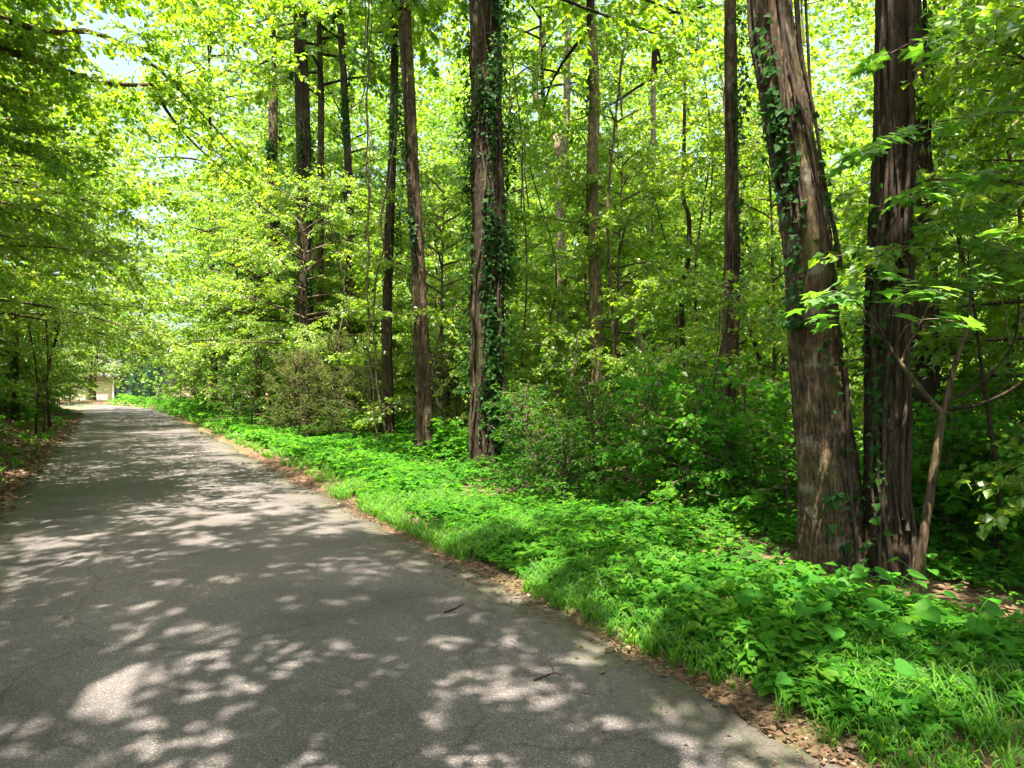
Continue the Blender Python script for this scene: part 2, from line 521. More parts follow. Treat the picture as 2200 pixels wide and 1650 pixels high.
skr = V[:, -1:].copy(); skr[..., 2] -= .09
V = np.concatenate([skl, V, skr], 1)
a_, b_ = V.shape[:2]
ii = (np.arange(a_ - 1)[:, None] * b_ + np.arange(b_ - 1)[None]).ravel()
mb = MB()
mb.add(V.reshape(-1, 3), np.stack([ii, ii + 1, ii + b_ + 1, ii + b_], -1), 0, .5, True)
tag(part("road", mb.build("road", [M_ASPHALT]), None), "narrow patchy grey asphalt lane running ahead into the trees", kind="structure")


# ------------------------------------------------------------------ crowns
def crown_mesh(name, seed, z0, z1, R, nb, prof, leaf, per_m, twig_m, leaf_mat_, bark_mat_, elow=5, ehigh=55, droop=.25,
               leader=.1, template=T_RHOMB, tw_len=.34, flat=.42, base_r=.03, hang=.25, stem0=None):
    """branches leave a leader between z0 and z1; twigs leave the branches; leaves line the twigs"""
    rng = np.random.default_rng(seed)
    mb = MB()
    zs = z0 if stem0 is None else stem0
    lead = spline([[0, 0, zs], [rng.uniform(-.12, .12), rng.uniform(-.12, .12), zs + (z1 - zs) * .4],
                   [rng.uniform(-.3, .3), rng.uniform(-.3, .3), z1 * .98]], 9)
    add_tube(mb, lead, np.linspace(leader, .012, 9), 6, 1)
    P0, D0, L0 = [], [], []
    for i in range(nb):
        f = (i + rng.random()) / nb
        z = z0 + (z1 - z0) * f
        k = np.clip((z - zs) / max(z1 - zs, 1e-3), 0, 1)
        o = np.array([np.interp(z, lead[:, 2], lead[:, 0]), np.interp(z, lead[:, 2], lead[:, 1]), z])
        L = R * prof(f) * rng.uniform(.7, 1.15)
        if L < .15:
            continue
        az = i * 2.399 + rng.uniform(-.5, .5)
        e = math.radians(elow + (ehigh - elow) * f + rng.uniform(-12, 12))
        u = np.linspace(0, 1, 7)
        w = rng.normal(0, .07, 2)
        az_u = az + w[0] * u * 4 * (u - .3) + w[1] * np.sin(u * 5)
        h = u * L * math.cos(e)
        pts = o + np.stack([h * np.cos(az_u), h * np.sin(az_u), u * L * math.sin(e) - droop * L * u ** 2], -1)
        add_tube(mb, pts, np.linspace(min(base_r, .018 * L + .004), .004, 7), 4, 1)
        nt = max(3, int(twig_m * L))
        tu = rng.uniform(.15, 1, nt) ** .75
        tu[-1] = 1
        pos = np.stack([np.interp(tu, u, pts[:, c]) for c in range(3)], -1)
        sgn = np.where(np.arange(nt) % 2 == 0, 1, -1)
        ta = az + sgn * rng.uniform(.45, 1.25, nt)
        ta[-1] = az
        pit = rng.uniform(-.55, .45, nt)
        D0.append(np.stack([np.cos(ta) * np.cos(pit), np.sin(ta) * np.cos(pit), np.sin(pit)], -1))
        P0.append(pos)
        L0.append(tw_len * R * rng.uniform(.45, 1.1, nt) * (1.15 - .55 * tu))
    P0 = np.concatenate(P0); D0 = np.concatenate(D0); L0 = np.concatenate(L0)
    # twigs as slim three-sided rods
    sd = nrm(np.cross(D0, np.array([0, 0, 1.0])))
    up = np.cross(sd, D0)
    n = len(P0)
    w = .0045
    tip = P0 + D0 * L0[:, None] - np.array([0, 0, 1]) * (hang * .35 * L0 ** 1.3)[:, None]
    V = np.stack([P0 + sd * w, P0 - sd * w, P0 + up * w * 1.5, tip], 1)
    fc = np.array([[0, 1, 3], [1, 2, 3], [2, 0, 3]])
    mb.add(V.reshape(-1, 3), (fc[None] + (np.arange(n) * 4)[:, None, None]).reshape(-1, 3), 1, .5)
    cnt = np.maximum(3, (L0 * per_m).astype(int))
    idx = np.repeat(np.arange(n), cnt)
    m = len(idx)
    v = rng.uniform(.05, 1, m)
    side = np.where(rng.random(m) < .5, 1, -1)
    D = D0[idx]; S_ = sd[idx] * side[:, None]
    pos = P0[idx] * (1 - v)[:, None] + tip[idx] * v[:, None] + rng.normal(0, .03, (m, 3))
    A = D * .55 + S_ * .9 + rng.normal(0, .3, (m, 3)) + np.array([0, 0, -hang])
    N = np.array([0, 0, 1.0]) + rng.normal(0, flat, (m, 3))
    size = leaf * rng.uniform(.55, 1.15, m)
    twt = rng.uniform(-.18, .18, n)[idx]
    tint = np.clip(.45 + twt + rng.normal(0, .16, m), 0, 1)
    add_leaves(mb, pos, A, N, size, tint, template)
    return mb.build(name, [leaf_mat_, bark_mat_]), m


def bough_mesh(name, seed, limbs, leaf, per_m, twig_m, tw_len, leaf_mat_, bark_mat_, flat=.55, hang=.4, template=T_RHOMB, start=.2):
    """leafy side twigs along given limb lines"""
    rng = np.random.default_rng(seed)
    mb = MB()
    P0, D0, L0 = [], [], []
    for ctrl in limbs:
        pts = spline(ctrl, 30)
        seg = np.linalg.norm(np.diff(pts, axis=0), axis=1); cum = np.concatenate([[0], np.cumsum(seg)]); L = cum[-1]
        nt = int(L * twig_m)
        d = rng.uniform(start, 1, nt) * L
        pos = np.stack([np.interp(d, cum, pts[:, c]) for c in range(3)], -1)
        tg = nrm(np.stack([np.interp(d, cum, np.gradient(pts[:, c])) for c in range(3)], -1))
        az = np.arctan2(tg[:, 1], tg[:, 0]) + np.where(rng.random(nt) < .5, 1, -1) * rng.uniform(.3, 1.4, nt)
        pit = rng.uniform(-.6, .35, nt)
        l = tw_len * rng.uniform(.4, 1.2, nt)
        dr = np.stack([np.cos(az) * np.cos(pit), np.sin(az) * np.cos(pit), np.sin(pit)], -1)
        P0.append(pos); D0.append(dr); L0.append(l)
        # one more order of twigs
        k = np.repeat(np.arange(nt), 4)
        u = rng.uniform(.2, .95, len(k))
        az2 = az[k] + np.where(rng.random(len(k)) < .5, 1, -1) * rng.uniform(.3, 1.2, len(k)); p2 = rng.uniform(-.6, .3, len(k))
        P0.append(pos[k] + dr[k] * (l[k] * u)[:, None])
        D0.append(np.stack([np.cos(az2) * np.cos(p2), np.sin(az2) * np.cos(p2), np.sin(p2)], -1)); L0.append(l[k] * .5)
    P0 = np.concatenate(P0); D0 = np.concatenate(D0); L0 = np.concatenate(L0)
    sd = nrm(np.cross(D0, np.array([0, 0, 1.0]))); up = np.cross(sd, D0)
    n = len(P0); w = .004
    tip = P0 + D0 * L0[:, None]
    V = np.stack([P0 + sd * w, P0 - sd * w, P0 + up * w * 1.5, tip], 1)
    fc = np.array([[0, 1, 3], [1, 2, 3], [2, 0, 3]])
    mb.add(V.reshape(-1, 3), (fc[None] + (np.arange(n) * 4)[:, None, None]).reshape(-1, 3), 1, .5)
    idx = np.repeat(np.arange(n), np.maximum(3, (L0 * per_m).astype(int))); m = len(idx)
    v = rng.uniform(.05, 1, m)
    pos = P0[idx] * (1 - v)[:, None] + tip[idx] * v[:, None] + rng.normal(0, .02, (m, 3))
    A = D0[idx] * .55 + sd[idx] * np.where(rng.random(m) < .5, 1, -1)[:, None] * .9 + rng.normal(0, .3, (m, 3)) + np.array([0, 0, -hang])
    N = np.array([0, 0, 1.0]) + rng.normal(0, flat, (m, 3))
    add_leaves(mb, pos, A, N, leaf * rng.uniform(.55, 1.15, m), np.clip(.5 + rng.uniform(-.18, .18, n)[idx] + rng.normal(0, .15, m), 0, 1), template)
    return mb.build(name, [leaf_mat_, bark_mat_])


oval = lambda f: max(.12, math.sin(math.pi * min(1, .18 + .82 * f) ** 1.0) ** .6)
dome = lambda f: (1 - f) ** .55 * .9 + .12
spread = lambda f: (1 - f ** 2) ** .5 * .85 + .15

NLEAF = 0


def cm(*a, **k):
    global NLEAF
    me, n = crown_mesh(*a, **k)
    NLEAF += n
    return me


CANOPY = [cm("canopy_crown", 10 + i, 0, h, r, 34, oval, .17, 26, 5.2, M_CANOPY, M_BARK_DARK, elow=0, ehigh=60, droop=.18,
             leader=.11, base_r=.06, tw_len=.36, flat=.7, hang=.4) for i, (h, r) in enumerate([(12, 4.6), (13, 5.0), (11, 4.2), (14, 4.8)])]
CLUMP = [cm("clumpy_crown", 25 + i, 0, 9, 5.0, 30, oval, .16, 42, 4.0, M_CANOPY, M_BARK_DARK, elow=0, ehigh=60, droop=.15,
            leader=.09, base_r=.035, tw_len=.28, flat=.7, hang=.4) for i in range(2)]  # clumped with clear gaps so the added unseen trees throw sun patches
UNDER = [cm("understory_crown", 30 + i, z0, h, r, nb, spread, .105, 43, 10.0, M_UNDER, M_TWIG, elow=0, ehigh=45, droop=.2,
            leader=.06, base_r=.025, tw_len=.33, flat=.6, hang=.4, stem0=0) for i, (z0, h, r, nb) in enumerate(
            [(1.6, 7.0, 3.0, 30), (1.2, 6.0, 2.7, 28), (2.0, 8.5, 3.2, 32), (1.0, 5.0, 2.5, 26)])]
OVERHANG = [cm("overhanging_crown", 50 + i, 2.6, 9.0, 4.6, 34, spread, .10, 38, 7.5, M_UNDER, M_TWIG, elow=4, ehigh=45, droop=.22,
               leader=.08, base_r=.04, tw_len=.30, flat=.6, hang=.4, stem0=0) for i in range(2)]
SAPLING = [cm("sapling_crown", 60 + i, .5, h, r, 16, spread, .085, 34, 12.0, M_UNDER, M_TWIG, elow=5, ehigh=50, droop=.2,
              leader=.018, base_r=.008, tw_len=.4, flat=.55, hang=.4, stem0=0) for i, (h, r) in enumerate([(2.6, 1.1), (1.9, .9), (3.4, 1.3)])]
SEEDLING = [cm("seedling_crown", 65 + i, .25, h, r, 22, spread, .095, 40, 12.0, M_COVER, M_TWIG, elow=5, ehigh=55, droop=.2,
               leader=.016, base_r=.008, tw_len=.38, flat=.6, hang=.4, stem0=0) for i, (h, r) in enumerate([(1.7, .85), (1.3, .8)])]
BUSH = [cm("bush_leaves", 70 + i, .1, h, r, 44, spread, .06, 40, 9.0, M_LAUREL, M_TWIG, elow=15, ehigh=70, droop=.12,
           leader=.02, base_r=.012, tw_len=.34, flat=.6, stem0=0) for i, (h, r) in enumerate([(1.9, 1.2), (1.4, 1.1)])]
LAUREL = [cm("laurel_leaves", 80 + i, .15, 1.9, 1.35, 46, spread, .15, 24, 8.0, M_LAUREL, M_TWIG, elow=20, ehigh=70, droop=.05,
             leader=.03, base_r=.016, tw_len=.3, flat=.6, template=T_LONG, stem0=0, hang=.1) for i in range(2)]
AZALEA = [cm("azalea_leaves", 90 + i, .1, 2.1, 1.3, 60, spread, .045, 60, 11.0, M_AZALEA, M_TWIG, elow=25, ehigh=75, droop=.05,
             leader=.02, base_r=.012, tw_len=.28, flat=.9, stem0=0, hang=0) for i in range(1)]
print("LEAVES in crowns", NLEAF)


# ------------------------------------------------------------------ trunks
def trunk_mesh(name, rows, mat_, sides=28, n=70, ridge=.05, nridge=11, flare=.35, seed=0, flare_h=.7):
    """rows: x, y, z, radius, relative to the tree's base"""
    rng = np.random.default_rng(seed)
    c = spline(rows, n)
    th = np.arange(sides) * 2 * math.pi / sides
    z = c[:, 2:3]; r = c[:, 3:4]
    r = r * (1 + flare * np.exp(-np.maximum(z - z[0], 0) / flare_h))
    p = rng.uniform(0, 6.28, 6)
    wob = .7 * np.sin(z * 1.1 + p[0]) + .4 * np.sin(z * 2.9 + p[1])
    k = np.abs(np.sin(nridge * .5 * th[None] + wob + .35 * np.sin(z * 7 + th[None] * 3 + p[2])))
    br = .5 + .5 * np.sin(z * 13 + 4 * np.sin(th[None] * 5 + p[1]) + 3 * np.sin(th[None] * 11 + z * 3)) * np.sin(z * 5.3 + 3 * np.sin(th[None] * 7 + p[2]))
    k = k * (.55 + .6 * br)
    lob = .06 * np.sin(3 * th[None] + p[3] + z * .25) + .05 * np.sin(2 * th[None] + p[4] - z * .4)
    root = .22 * np.maximum(np.sin(4 * th[None] + p[5]), 0) * np.exp(-np.maximum(z - z[0], 0) / (flare_h * .6)) * (1 if flare > 0 else 0)
    R = r * (1 + lob + root + ridge * (k - .6) + rng.normal(0, ridge * .22, (n, sides)))
    V = np.stack([c[:, 0:1] + R * np.cos(th), c[:, 1:2] + R * np.sin(th), np.broadcast_to(z, R.shape)], -1)
    i = np.arange(n - 1)[:, None] * sides; j = np.arange(sides)[None]; j2 = (j + 1) % sides
    mb = MB()
    mb.add(V.reshape(-1, 3), np.stack([i + j, i + j2, i + sides + j2, i + sides + j], -1).reshape(-1, 4), 0, .5, True)
    return mb.build(name, [mat_]), c


def ivy_mesh(name, c, seed, n, z0, z1, ang, spread_, leaf=.065, fluff=.1, mat_=None, hang=.5):
    rng = np.random.default_rng(seed)
    # leaves in drifts along a few runners
    nr = max(5, n // 120)
    rz0 = rng.uniform(z0, z1, nr); ra = ang + rng.normal(0, spread_, nr)
    k = rng.integers(0, nr, n)
    z = np.clip(rz0[k] + rng.normal(0, .35, n), z0, z1)
    a = ra[k] + rng.normal(0, .16, n)
    cx = np.interp(z, c[:, 2], c[:, 0]); cy_ = np.interp(z, c[:, 2], c[:, 1]); r = np.interp(z, c[:, 2], c[:, 3])
    off = np.abs(rng.normal(0, fluff, n)) + .02
    out_ = np.stack([np.cos(a), np.sin(a), np.zeros(n)], -1)
    P = np.stack([cx, cy_, z], -1) + out_ * (r * 1.03 + off)[:, None] + np.array([0, 0, .03])
    A = np.array([0, 0, -1.0]) * hang + out_ * .35 + rng.normal(0, .5, (n, 3))
    N = out_ + np.array([0, 0, .45]) + rng.normal(0, .35, (n, 3))
    mb = MB()
    add_leaves(mb, P, A, N, leaf * rng.uniform(.5, 1.2, n), np.clip(rng.normal(.45, .22, n), 0, 1), T_IVY)
    return mb.build(name, [mat_ or M_IVY])


def vine_mesh(name, c, seed, z0, z1, a0, rad, sway=.6):
    rng = np.random.default_rng(seed)
    z = np.linspace(z0, z1, 46)
    p = rng.uniform(0, 6.28, 3)
    a = a0 + sway * (.6 * np.sin(z * .7 + p[0]) + .3 * np.sin(z * 1.9 + p[1]) + .12 * np.sin(z * 5 + p[2]))
    r = np.interp(z, c[:, 2], c[:, 3])
    r = r * (1.06 + .3 * np.exp(-np.maximum(z - c[0, 2], 0) / .7)) + rad * .6 + .012 * np.sin(z * 6 + p[0])
    P = np.stack([np.interp(z, c[:, 2], c[:, 0]) + r * np.cos(a), np.interp(z, c[:, 2], c[:, 1]) + r * np.sin(a), z], -1)
    mb = MB()
    add_tube(mb, P, rad * (1 + .25 * np.sin(z * 3 + p[1])), 6, 0, smooth=True)
    return mb.build(name, [M_VINE])


def rows_from_px(px_rows, depth, extra=None):
    """(px, py, width in px) down the trunk in the photograph -> rows relative to the base on the ground"""
    rows = []
    for px, py, w in sorted(px_rows, key=lambda q: -q[1]):
        p = at(px, py, depth)
        rows.append([p[0], p[1], p[2], w / F * depth / 2])
    base = np.array([rows[0][0], rows[0][1], gz(rows[0][0], rows[0][1]) - .12])
    rows[0][2] = base[2]
    rows = [[r[0] - base[0], r[1] - base[1], r[2] - base[2], r[3]] for r in rows]
    return base, rows


def hero(name, px_rows, depth, top_z, label, cat="tree", mat_=None, canopy=None, crown_scale=1.0, sides=24, n=70, ridge=.06,
         nridge=11, seed=0, ivy=(), vines=(), flare=.3, crown_rz=0.0, group=None, twist=(0, 0), vine_r=.014):
    base, rows = rows_from_px(px_rows, depth)
    l = rows[-1]; q = rows[-2]
    sx = (l[0] - q[0]) / max(l[2] - q[2], .1) * .6
    if top_z > l[2] + .4:
        dz = top_z - l[2]
        rows.append([l[0] + sx * dz * .5 + twist[0] * .5, twist[1] * .5, l[2] + dz * .5, l[3] * .88])
        rows.append([l[0] + sx * dz * .9 + twist[0], twist[1], top_z, l[3] * .72])
    t = thing(name, tuple(base), label, cat, group)
    me, c = trunk_mesh("trunk", rows, mat_ or M_BARK, sides, n, ridge, nridge, flare, seed)
    part("trunk", me, t)
    for k, iv in enumerate(ivy):
        part("ivy", ivy_mesh("ivy", c, seed * 7 + k, **iv), t)
    rng = np.random.default_rng(seed + 99)
    for k in range(len(vines)):
        z0, z1, a0 = vines[k]
        part("vine", vine_mesh("vine", c, seed * 13 + k, z0, z1, a0, vine_r * rng.uniform(.6, 1.5)), t)
    if canopy is not None:
        top = c[-1]
        part("crown", CANOPY[canopy], t, (top[0], top[1], top[2] - .3), (0, 0, crown_rz), crown_scale)
    return t, c


TOWARD = -math.pi / 2            # the side of a trunk that faces the camera
R_ = np.random.default_rng(77)


def vv(k, z0, z1, a=TOWARD, sp=1.1):
    return [(z0 + R_.uniform(0, .5), R_.uniform(z0 + (z1 - z0) * .5, z1), a + R_.uniform(-sp, sp)) for _ in range(k)]


hero("tulip_tree", [(1797, 1262, 110), (1786, 1050, 110), (1757, 800, 102), (1733, 500, 96), (1690, 250, 94), (1652, 0, 90)], 5.35, 9.0,
     "thick leaning tree with furrowed brown bark and sparse ivy, closest to the road", mat_=M_BARK, canopy=0, crown_scale=.75, sides=72, n=190, ridge=.10,
     nridge=28, seed=1, flare=.2, vine_r=.011,
     ivy=[dict(n=1000, z0=2.0, z1=8, ang=TOWARD - .9, spread_=.4, fluff=.09), dict(n=130, z0=.9, z1=3.6, ang=TOWARD + .1, spread_=.5, fluff=.025, leaf=.06),
          dict(n=60, z0=.0, z1=.7, ang=TOWARD, spread_=.6, fluff=.06, leaf=.07)],
     vines=vv(9, 2.4, 8) + vv(2, .3, 3.0))
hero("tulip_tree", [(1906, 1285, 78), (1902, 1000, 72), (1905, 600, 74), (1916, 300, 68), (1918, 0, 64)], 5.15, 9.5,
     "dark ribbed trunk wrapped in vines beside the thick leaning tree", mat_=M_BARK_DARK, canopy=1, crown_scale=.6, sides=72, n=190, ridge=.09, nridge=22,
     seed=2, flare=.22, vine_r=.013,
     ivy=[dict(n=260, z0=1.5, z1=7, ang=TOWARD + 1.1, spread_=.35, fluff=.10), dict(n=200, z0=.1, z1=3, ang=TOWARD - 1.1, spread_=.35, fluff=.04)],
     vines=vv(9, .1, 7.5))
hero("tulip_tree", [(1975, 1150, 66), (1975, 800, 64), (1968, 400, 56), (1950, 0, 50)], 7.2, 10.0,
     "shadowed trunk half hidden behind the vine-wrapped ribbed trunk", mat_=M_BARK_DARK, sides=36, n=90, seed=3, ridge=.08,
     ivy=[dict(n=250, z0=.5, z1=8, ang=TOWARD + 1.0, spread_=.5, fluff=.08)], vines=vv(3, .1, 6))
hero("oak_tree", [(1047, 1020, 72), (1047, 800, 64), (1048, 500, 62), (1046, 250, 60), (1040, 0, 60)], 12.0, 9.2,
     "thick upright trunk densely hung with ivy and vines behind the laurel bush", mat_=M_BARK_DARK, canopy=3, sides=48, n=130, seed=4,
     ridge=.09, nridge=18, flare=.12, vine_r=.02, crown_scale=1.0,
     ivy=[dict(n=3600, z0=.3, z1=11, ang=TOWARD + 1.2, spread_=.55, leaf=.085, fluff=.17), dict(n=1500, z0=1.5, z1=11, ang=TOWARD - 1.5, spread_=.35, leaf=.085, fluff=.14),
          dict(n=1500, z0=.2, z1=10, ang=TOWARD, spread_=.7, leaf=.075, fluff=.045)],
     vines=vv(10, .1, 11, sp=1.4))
hero("oak_tree", [(913, 990, 36), (908, 800, 32), (900, 600, 31), (888, 400, 29), (879, 200, 28), (867, 0, 28)], 14.2, 9.5,
     "slim slightly bowed trunk leaning away from the thick ivy-hung tree", mat_=M_BARK, canopy=0, crown_scale=.75, sides=32, n=110, seed=5, ridge=.09, crown_rz=2.0,
     ivy=[dict(n=700, z0=4, z1=11, ang=TOWARD - .6, spread_=.9, leaf=.085, fluff=.12), dict(n=200, z0=.1, z1=4, ang=TOWARD - 1.2, spread_=.4, leaf=.08, fluff=.05)],
     vines=vv(5, .2, 9))
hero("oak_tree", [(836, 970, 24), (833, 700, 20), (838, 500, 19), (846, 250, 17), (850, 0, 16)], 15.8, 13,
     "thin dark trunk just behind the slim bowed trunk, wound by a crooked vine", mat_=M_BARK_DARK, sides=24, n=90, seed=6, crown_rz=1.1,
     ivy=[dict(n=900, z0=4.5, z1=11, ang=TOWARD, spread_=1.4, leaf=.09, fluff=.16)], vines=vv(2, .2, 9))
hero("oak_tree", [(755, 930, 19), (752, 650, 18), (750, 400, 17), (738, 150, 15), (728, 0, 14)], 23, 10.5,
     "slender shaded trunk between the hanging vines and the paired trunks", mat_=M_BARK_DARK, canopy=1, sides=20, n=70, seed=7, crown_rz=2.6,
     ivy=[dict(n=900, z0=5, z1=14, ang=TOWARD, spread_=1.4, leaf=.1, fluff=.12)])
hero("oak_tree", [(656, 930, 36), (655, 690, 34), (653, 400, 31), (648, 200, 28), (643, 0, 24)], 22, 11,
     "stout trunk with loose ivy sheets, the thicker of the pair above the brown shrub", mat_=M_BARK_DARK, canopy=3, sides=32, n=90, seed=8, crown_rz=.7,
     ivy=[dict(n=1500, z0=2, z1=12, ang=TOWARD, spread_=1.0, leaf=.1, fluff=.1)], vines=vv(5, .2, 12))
hero("oak_tree", [(688, 930, 18), (687, 690, 16), (688, 400, 14), (690, 200, 13)], 23.5, 10,
     "thinner of the paired trunks above the brown shrub", mat_=M_BARK, canopy=0, sides=20, n=60, seed=9, crown_rz=4.0)
hero("oak_tree", [(592, 905, 26), (588, 700, 24), (585, 450, 22), (588, 200, 18)], 29, 10.5,
     "ivy-sleeved trunk with a bare forked limb, where the lane narrows", mat_=M_BARK, canopy=2, sides=24, n=70, seed=11, crown_rz=3.3,
     ivy=[dict(n=1800, z0=1.5, z1=14, ang=TOWARD + .7, spread_=.7, leaf=.12, fluff=.13)])
hero("oak_tree", [(461, 890, 13), (459, 700, 12), (456, 500, 11), (450, 380, 9)], 36, 9,
     "thin ivy-blackened trunk standing farthest along the road verge", mat_=M_BARK_DARK, canopy=1, sides=16, n=60, seed=12, crown_rz=5.0,
     ivy=[dict(n=2200, z0=.3, z1=12, ang=TOWARD, spread_=1.8, leaf=.12, fluff=.12)])
hero("ash_tree", [(1283, 920, 29), (1283, 825, 27), (1277, 600, 25), (1272, 400, 27), (1277, 200, 22), (1270, 30, 19)], 15.5, 9.5,
     "smooth tan mossy trunk rising behind the laurel bush", mat_=M_BARK_TAN, canopy=3, sides=32, n=100, seed=13, ridge=.035, crown_rz=1.9,
     ivy=[dict(n=160, z0=4, z1=9, ang=TOWARD - .8, spread_=.5, leaf=.09, fluff=.1)])
hero("ash_tree", [(1208, 900, 27), (1208, 820, 25), (1206, 640, 23), (1204, 480, 21), (1200, 350, 19)], 23, 9.6,
     "pale forked tree deep in the woods between the ivy-hung and tan trunks", mat_=M_BARK_PALE, sides=24, n=70, seed=14, ridge=.03)
hero("ash_tree", [(1566, 1075, 42), (1566, 850, 37), (1572, 600, 32), (1572, 400, 27), (1570, 200, 26), (1568, 0, 24)], 9.4, 12,
     "straight slim brown trunk standing by itself left of the leaning tree", mat_=M_BARK, sides=36, n=110, seed=15, ridge=.08, crown_rz=.4,
     ivy=[dict(n=500, z0=3, z1=8.5, ang=TOWARD - .3, spread_=1.0, leaf=.075, fluff=.1)], vines=vv(4, .1, 7))
hero("ash_tree", [(1398, 900, 15), (1398, 700, 14), (1400, 500, 13), (1403, 330, 12), (1405, 150, 11)], 21, 10,
     "slender pale grey trunk deep in the woods beside the broken snag", mat_=M_BARK_PALE, canopy=1, sides=20, n=60, seed=16, ridge=.03, crown_rz=2.9)
hero("hornbeam_sapling", [(1468, 960, 13), (1470, 850, 12), (1464, 640, 11), (1478, 560, 11), (1480, 470, 10), (1468, 420, 9), (1470, 300, 8)], 13, 7.5,
     "crooked thin dark stem with a kink, right of the snag", mat_=M_BARK_DARK, sides=16, n=70, seed=17, ridge=.04)


def limb(parent_obj, pts_world, r0, r1, mat_=None, sides=8, name="limb", n=22):
    b = np.array(parent_obj.location)
    P = spline(np.asarray(pts_world, float), n) - b
    mb = MB()
    add_tube(mb, P, np.linspace(r0, r1, n), sides, 0, cap=True)
    return part(name, mb.build(name, [mat_ or M_BARK_DARK]), parent_obj)


def obj_by_label(s):
    for o in COL.objects:
        if s in str(o.get("label", "")):
            return o


# forks and bare limbs that show
o = obj_by_label("pale forked tree")
limb(o, [at(1203, 360, 23), at(1188, 280, 23.2), at(1160, 235, 23.4), at(1150, 180, 23.6), at(1170, 60, 24)], .16, .08, M_BARK_PALE)
limb(o, [at(1200, 360, 23), at(1216, 270, 23), at(1218, 150, 23), at(1222, 40, 23.2)], .15, .08, M_BARK_PALE)
part("crown", CANOPY[2], o, (-.6, .8, 11.5), (0, 0, 1.0), .8)
o = obj_by_label("bare forked limb")
limb(o, [at(586, 650, 29), at(560, 570, 29), at(545, 520, 28.5), at(500, 485, 28), at(430, 500, 27)], .13, .04, M_BARK)
o = obj_by_label("slim slightly bowed trunk")
limb(o, [at(868, 30, 14.2), at(845, 0, 14), at(800, -60, 13.6)], .05, .02)

# broken snag and stump
base, rows = rows_from_px([(1398, 890, 24), (1382, 780, 19), (1365, 700, 17), (1345, 640, 14), (1318, 585, 8)], 19)
t = thing("dead_snag", tuple(base), "bleached broken snag leaning beside the slender pale grey trunk", "snag")
part("trunk", trunk_mesh("trunk", rows, M_SNAG, 16, 50, .08, 9, .1, 21)[0], t)
base, rows = rows_from_px([(1366, 890, 26), (1366, 850, 24), (1365, 812, 21)], 18)
t = thing("tree_stump", tuple(base), "short splintered pale stump at the foot of the broken snag", "stump")
me, c = trunk_mesh("trunk", rows, M_SNAG, 20, 24, .12, 9, .1, 22)
part("trunk", me, t)
mb = MB()
for k in range(7):
    a = k * .9; r = c[-1, 3] * .75
    b = c[-1, :3] + np.array([r * math.cos(a), r * math.sin(a), -.03])
    add_tube(mb, [b, b + [0.005, 0, .06 + .05 * (k % 3)], b + [.01, 0, .12 + .11 * (k % 3)]], [.035, .025, .003], 5, 0)
part("splinters", mb.build("splinters", [M_SNAG]), t)

# hanging lianas
for k, (lab, rows_, d, r) in enumerate([
        ("straight vine hanging from the canopy, thickest strand of three", [(790, -60), (791, 120), (788, 300), (792, 470), (790, 640), (797, 800), (812, 950)], 13.5, .017),
        ("vine strand looping beside the straight hanging vine", [(798, -60), (796, 100), (782, 190), (775, 240), (790, 280), (794, 400), (787, 520)], 13.6, .010),
        ("fine vine strand dangling nearest the thin dark trunk", [(786, -60), (784, 140), (793, 260), (800, 330), (797, 420)], 13.4, .008),
        ("crooked vine twisting up in front of the thin dark trunk", [(840, 960), (818, 880), (806, 760), (803, 640), (822, 540), (818, 490), (828, 420), (845, 330), (852, 200)], 15.2, .022),
        ("pale vine stem slanting down beside the lone slim trunk", [(1572, 330), (1560, 520), (1545, 700), (1520, 850), (1496, 960), (1480, 1040)], 8.9, .009)]):
    P = spline([at(a, b, d + .1 * math.sin(i)) for i, (a, b) in enumerate(rows_)], 60)
    P[:, 0] += .02 * np.sin(P[:, 2] * 5 + k); P[:, 1] += .02 * np.cos(P[:, 2] * 4)
    b = P[np.argmin(P[:, 2])].copy()
    mb = MB()
    add_tube(mb, P - b, r, 6, 0)
    o = part("hanging_vine", mb.build("hanging_vine", [M_TWIG if k < 4 else M_VINE]), None, tuple(b))
    tag(o, lab, "vine")


# ------------------------------------------------------------------ crown-bearing small trees
def small_tree(name, x, y, crown, rz, sc, label, cat="tree", group=None, stem=True, sink=.1, stem_r=None, lean=(0, 0)):
    z = gz(x, y) - sink
    t = thing(name, (x, y, z), label, cat, group)
    part("crown", crown, t, (0, 0, 0), (lean[0], lean[1], rz), sc)
    if stem:
        h = 1.9 * (sc if not isinstance(sc, tuple) else sc[2])
        rng = np.random.default_rng(int(abs(x * 131 + y * 17)))
        r = stem_r or .055
        mb = MB()
        P = np.array([[0, 0, 0], [.01, .01, h * .5], [0, 0, h]]) + np.concatenate([np.zeros((1, 3)), np.array([[0, 0, 0]]), np.zeros((1, 3))])
        rows = [[p[0] - lean[1] * 0, p[1], p[2], r * (1 - .12 * i)] for i, p in enumerate(P)]
        part("trunk", trunk_mesh("trunk", rows, M_BARK_DARK, 10, 12, .06, 5, .3, int(r * 1e4) + int(abs(x * 7)) % 9)[0], t)
    return t


rng = np.random.default_rng(3)
# the left roadside row whose branches arch over the lane
LEFT_ROW = [(10.4, -5.0, 0, 1.0), (12.5, -2.9, 1, .95), (16, -3.6, 0, 1.05), (19.5, -2.8, 1, 1.0), (24, -3.4, 0, 1.15), (28, -2.7, 1, 1.25), (33, -3.2, 0, 1.3), (38, -2.6, 1, 1.25), (43, -3.2, 0, 1.3)]
ONES = ["", "first", "second", "third", "fourth", "fifth", "sixth", "seventh", "eighth", "ninth", "tenth", "eleventh", "twelfth", "thirteenth", "fourteenth",
        "fifteenth", "sixteenth", "seventeenth", "eighteenth", "nineteenth", "twentieth"]


def nth(k):
    return ONES[k] if k <= 20 else ["", "", "twenty-", "thirty-", "forty-"][k // 10] + (ONES[k % 10] if k % 10 else "last")


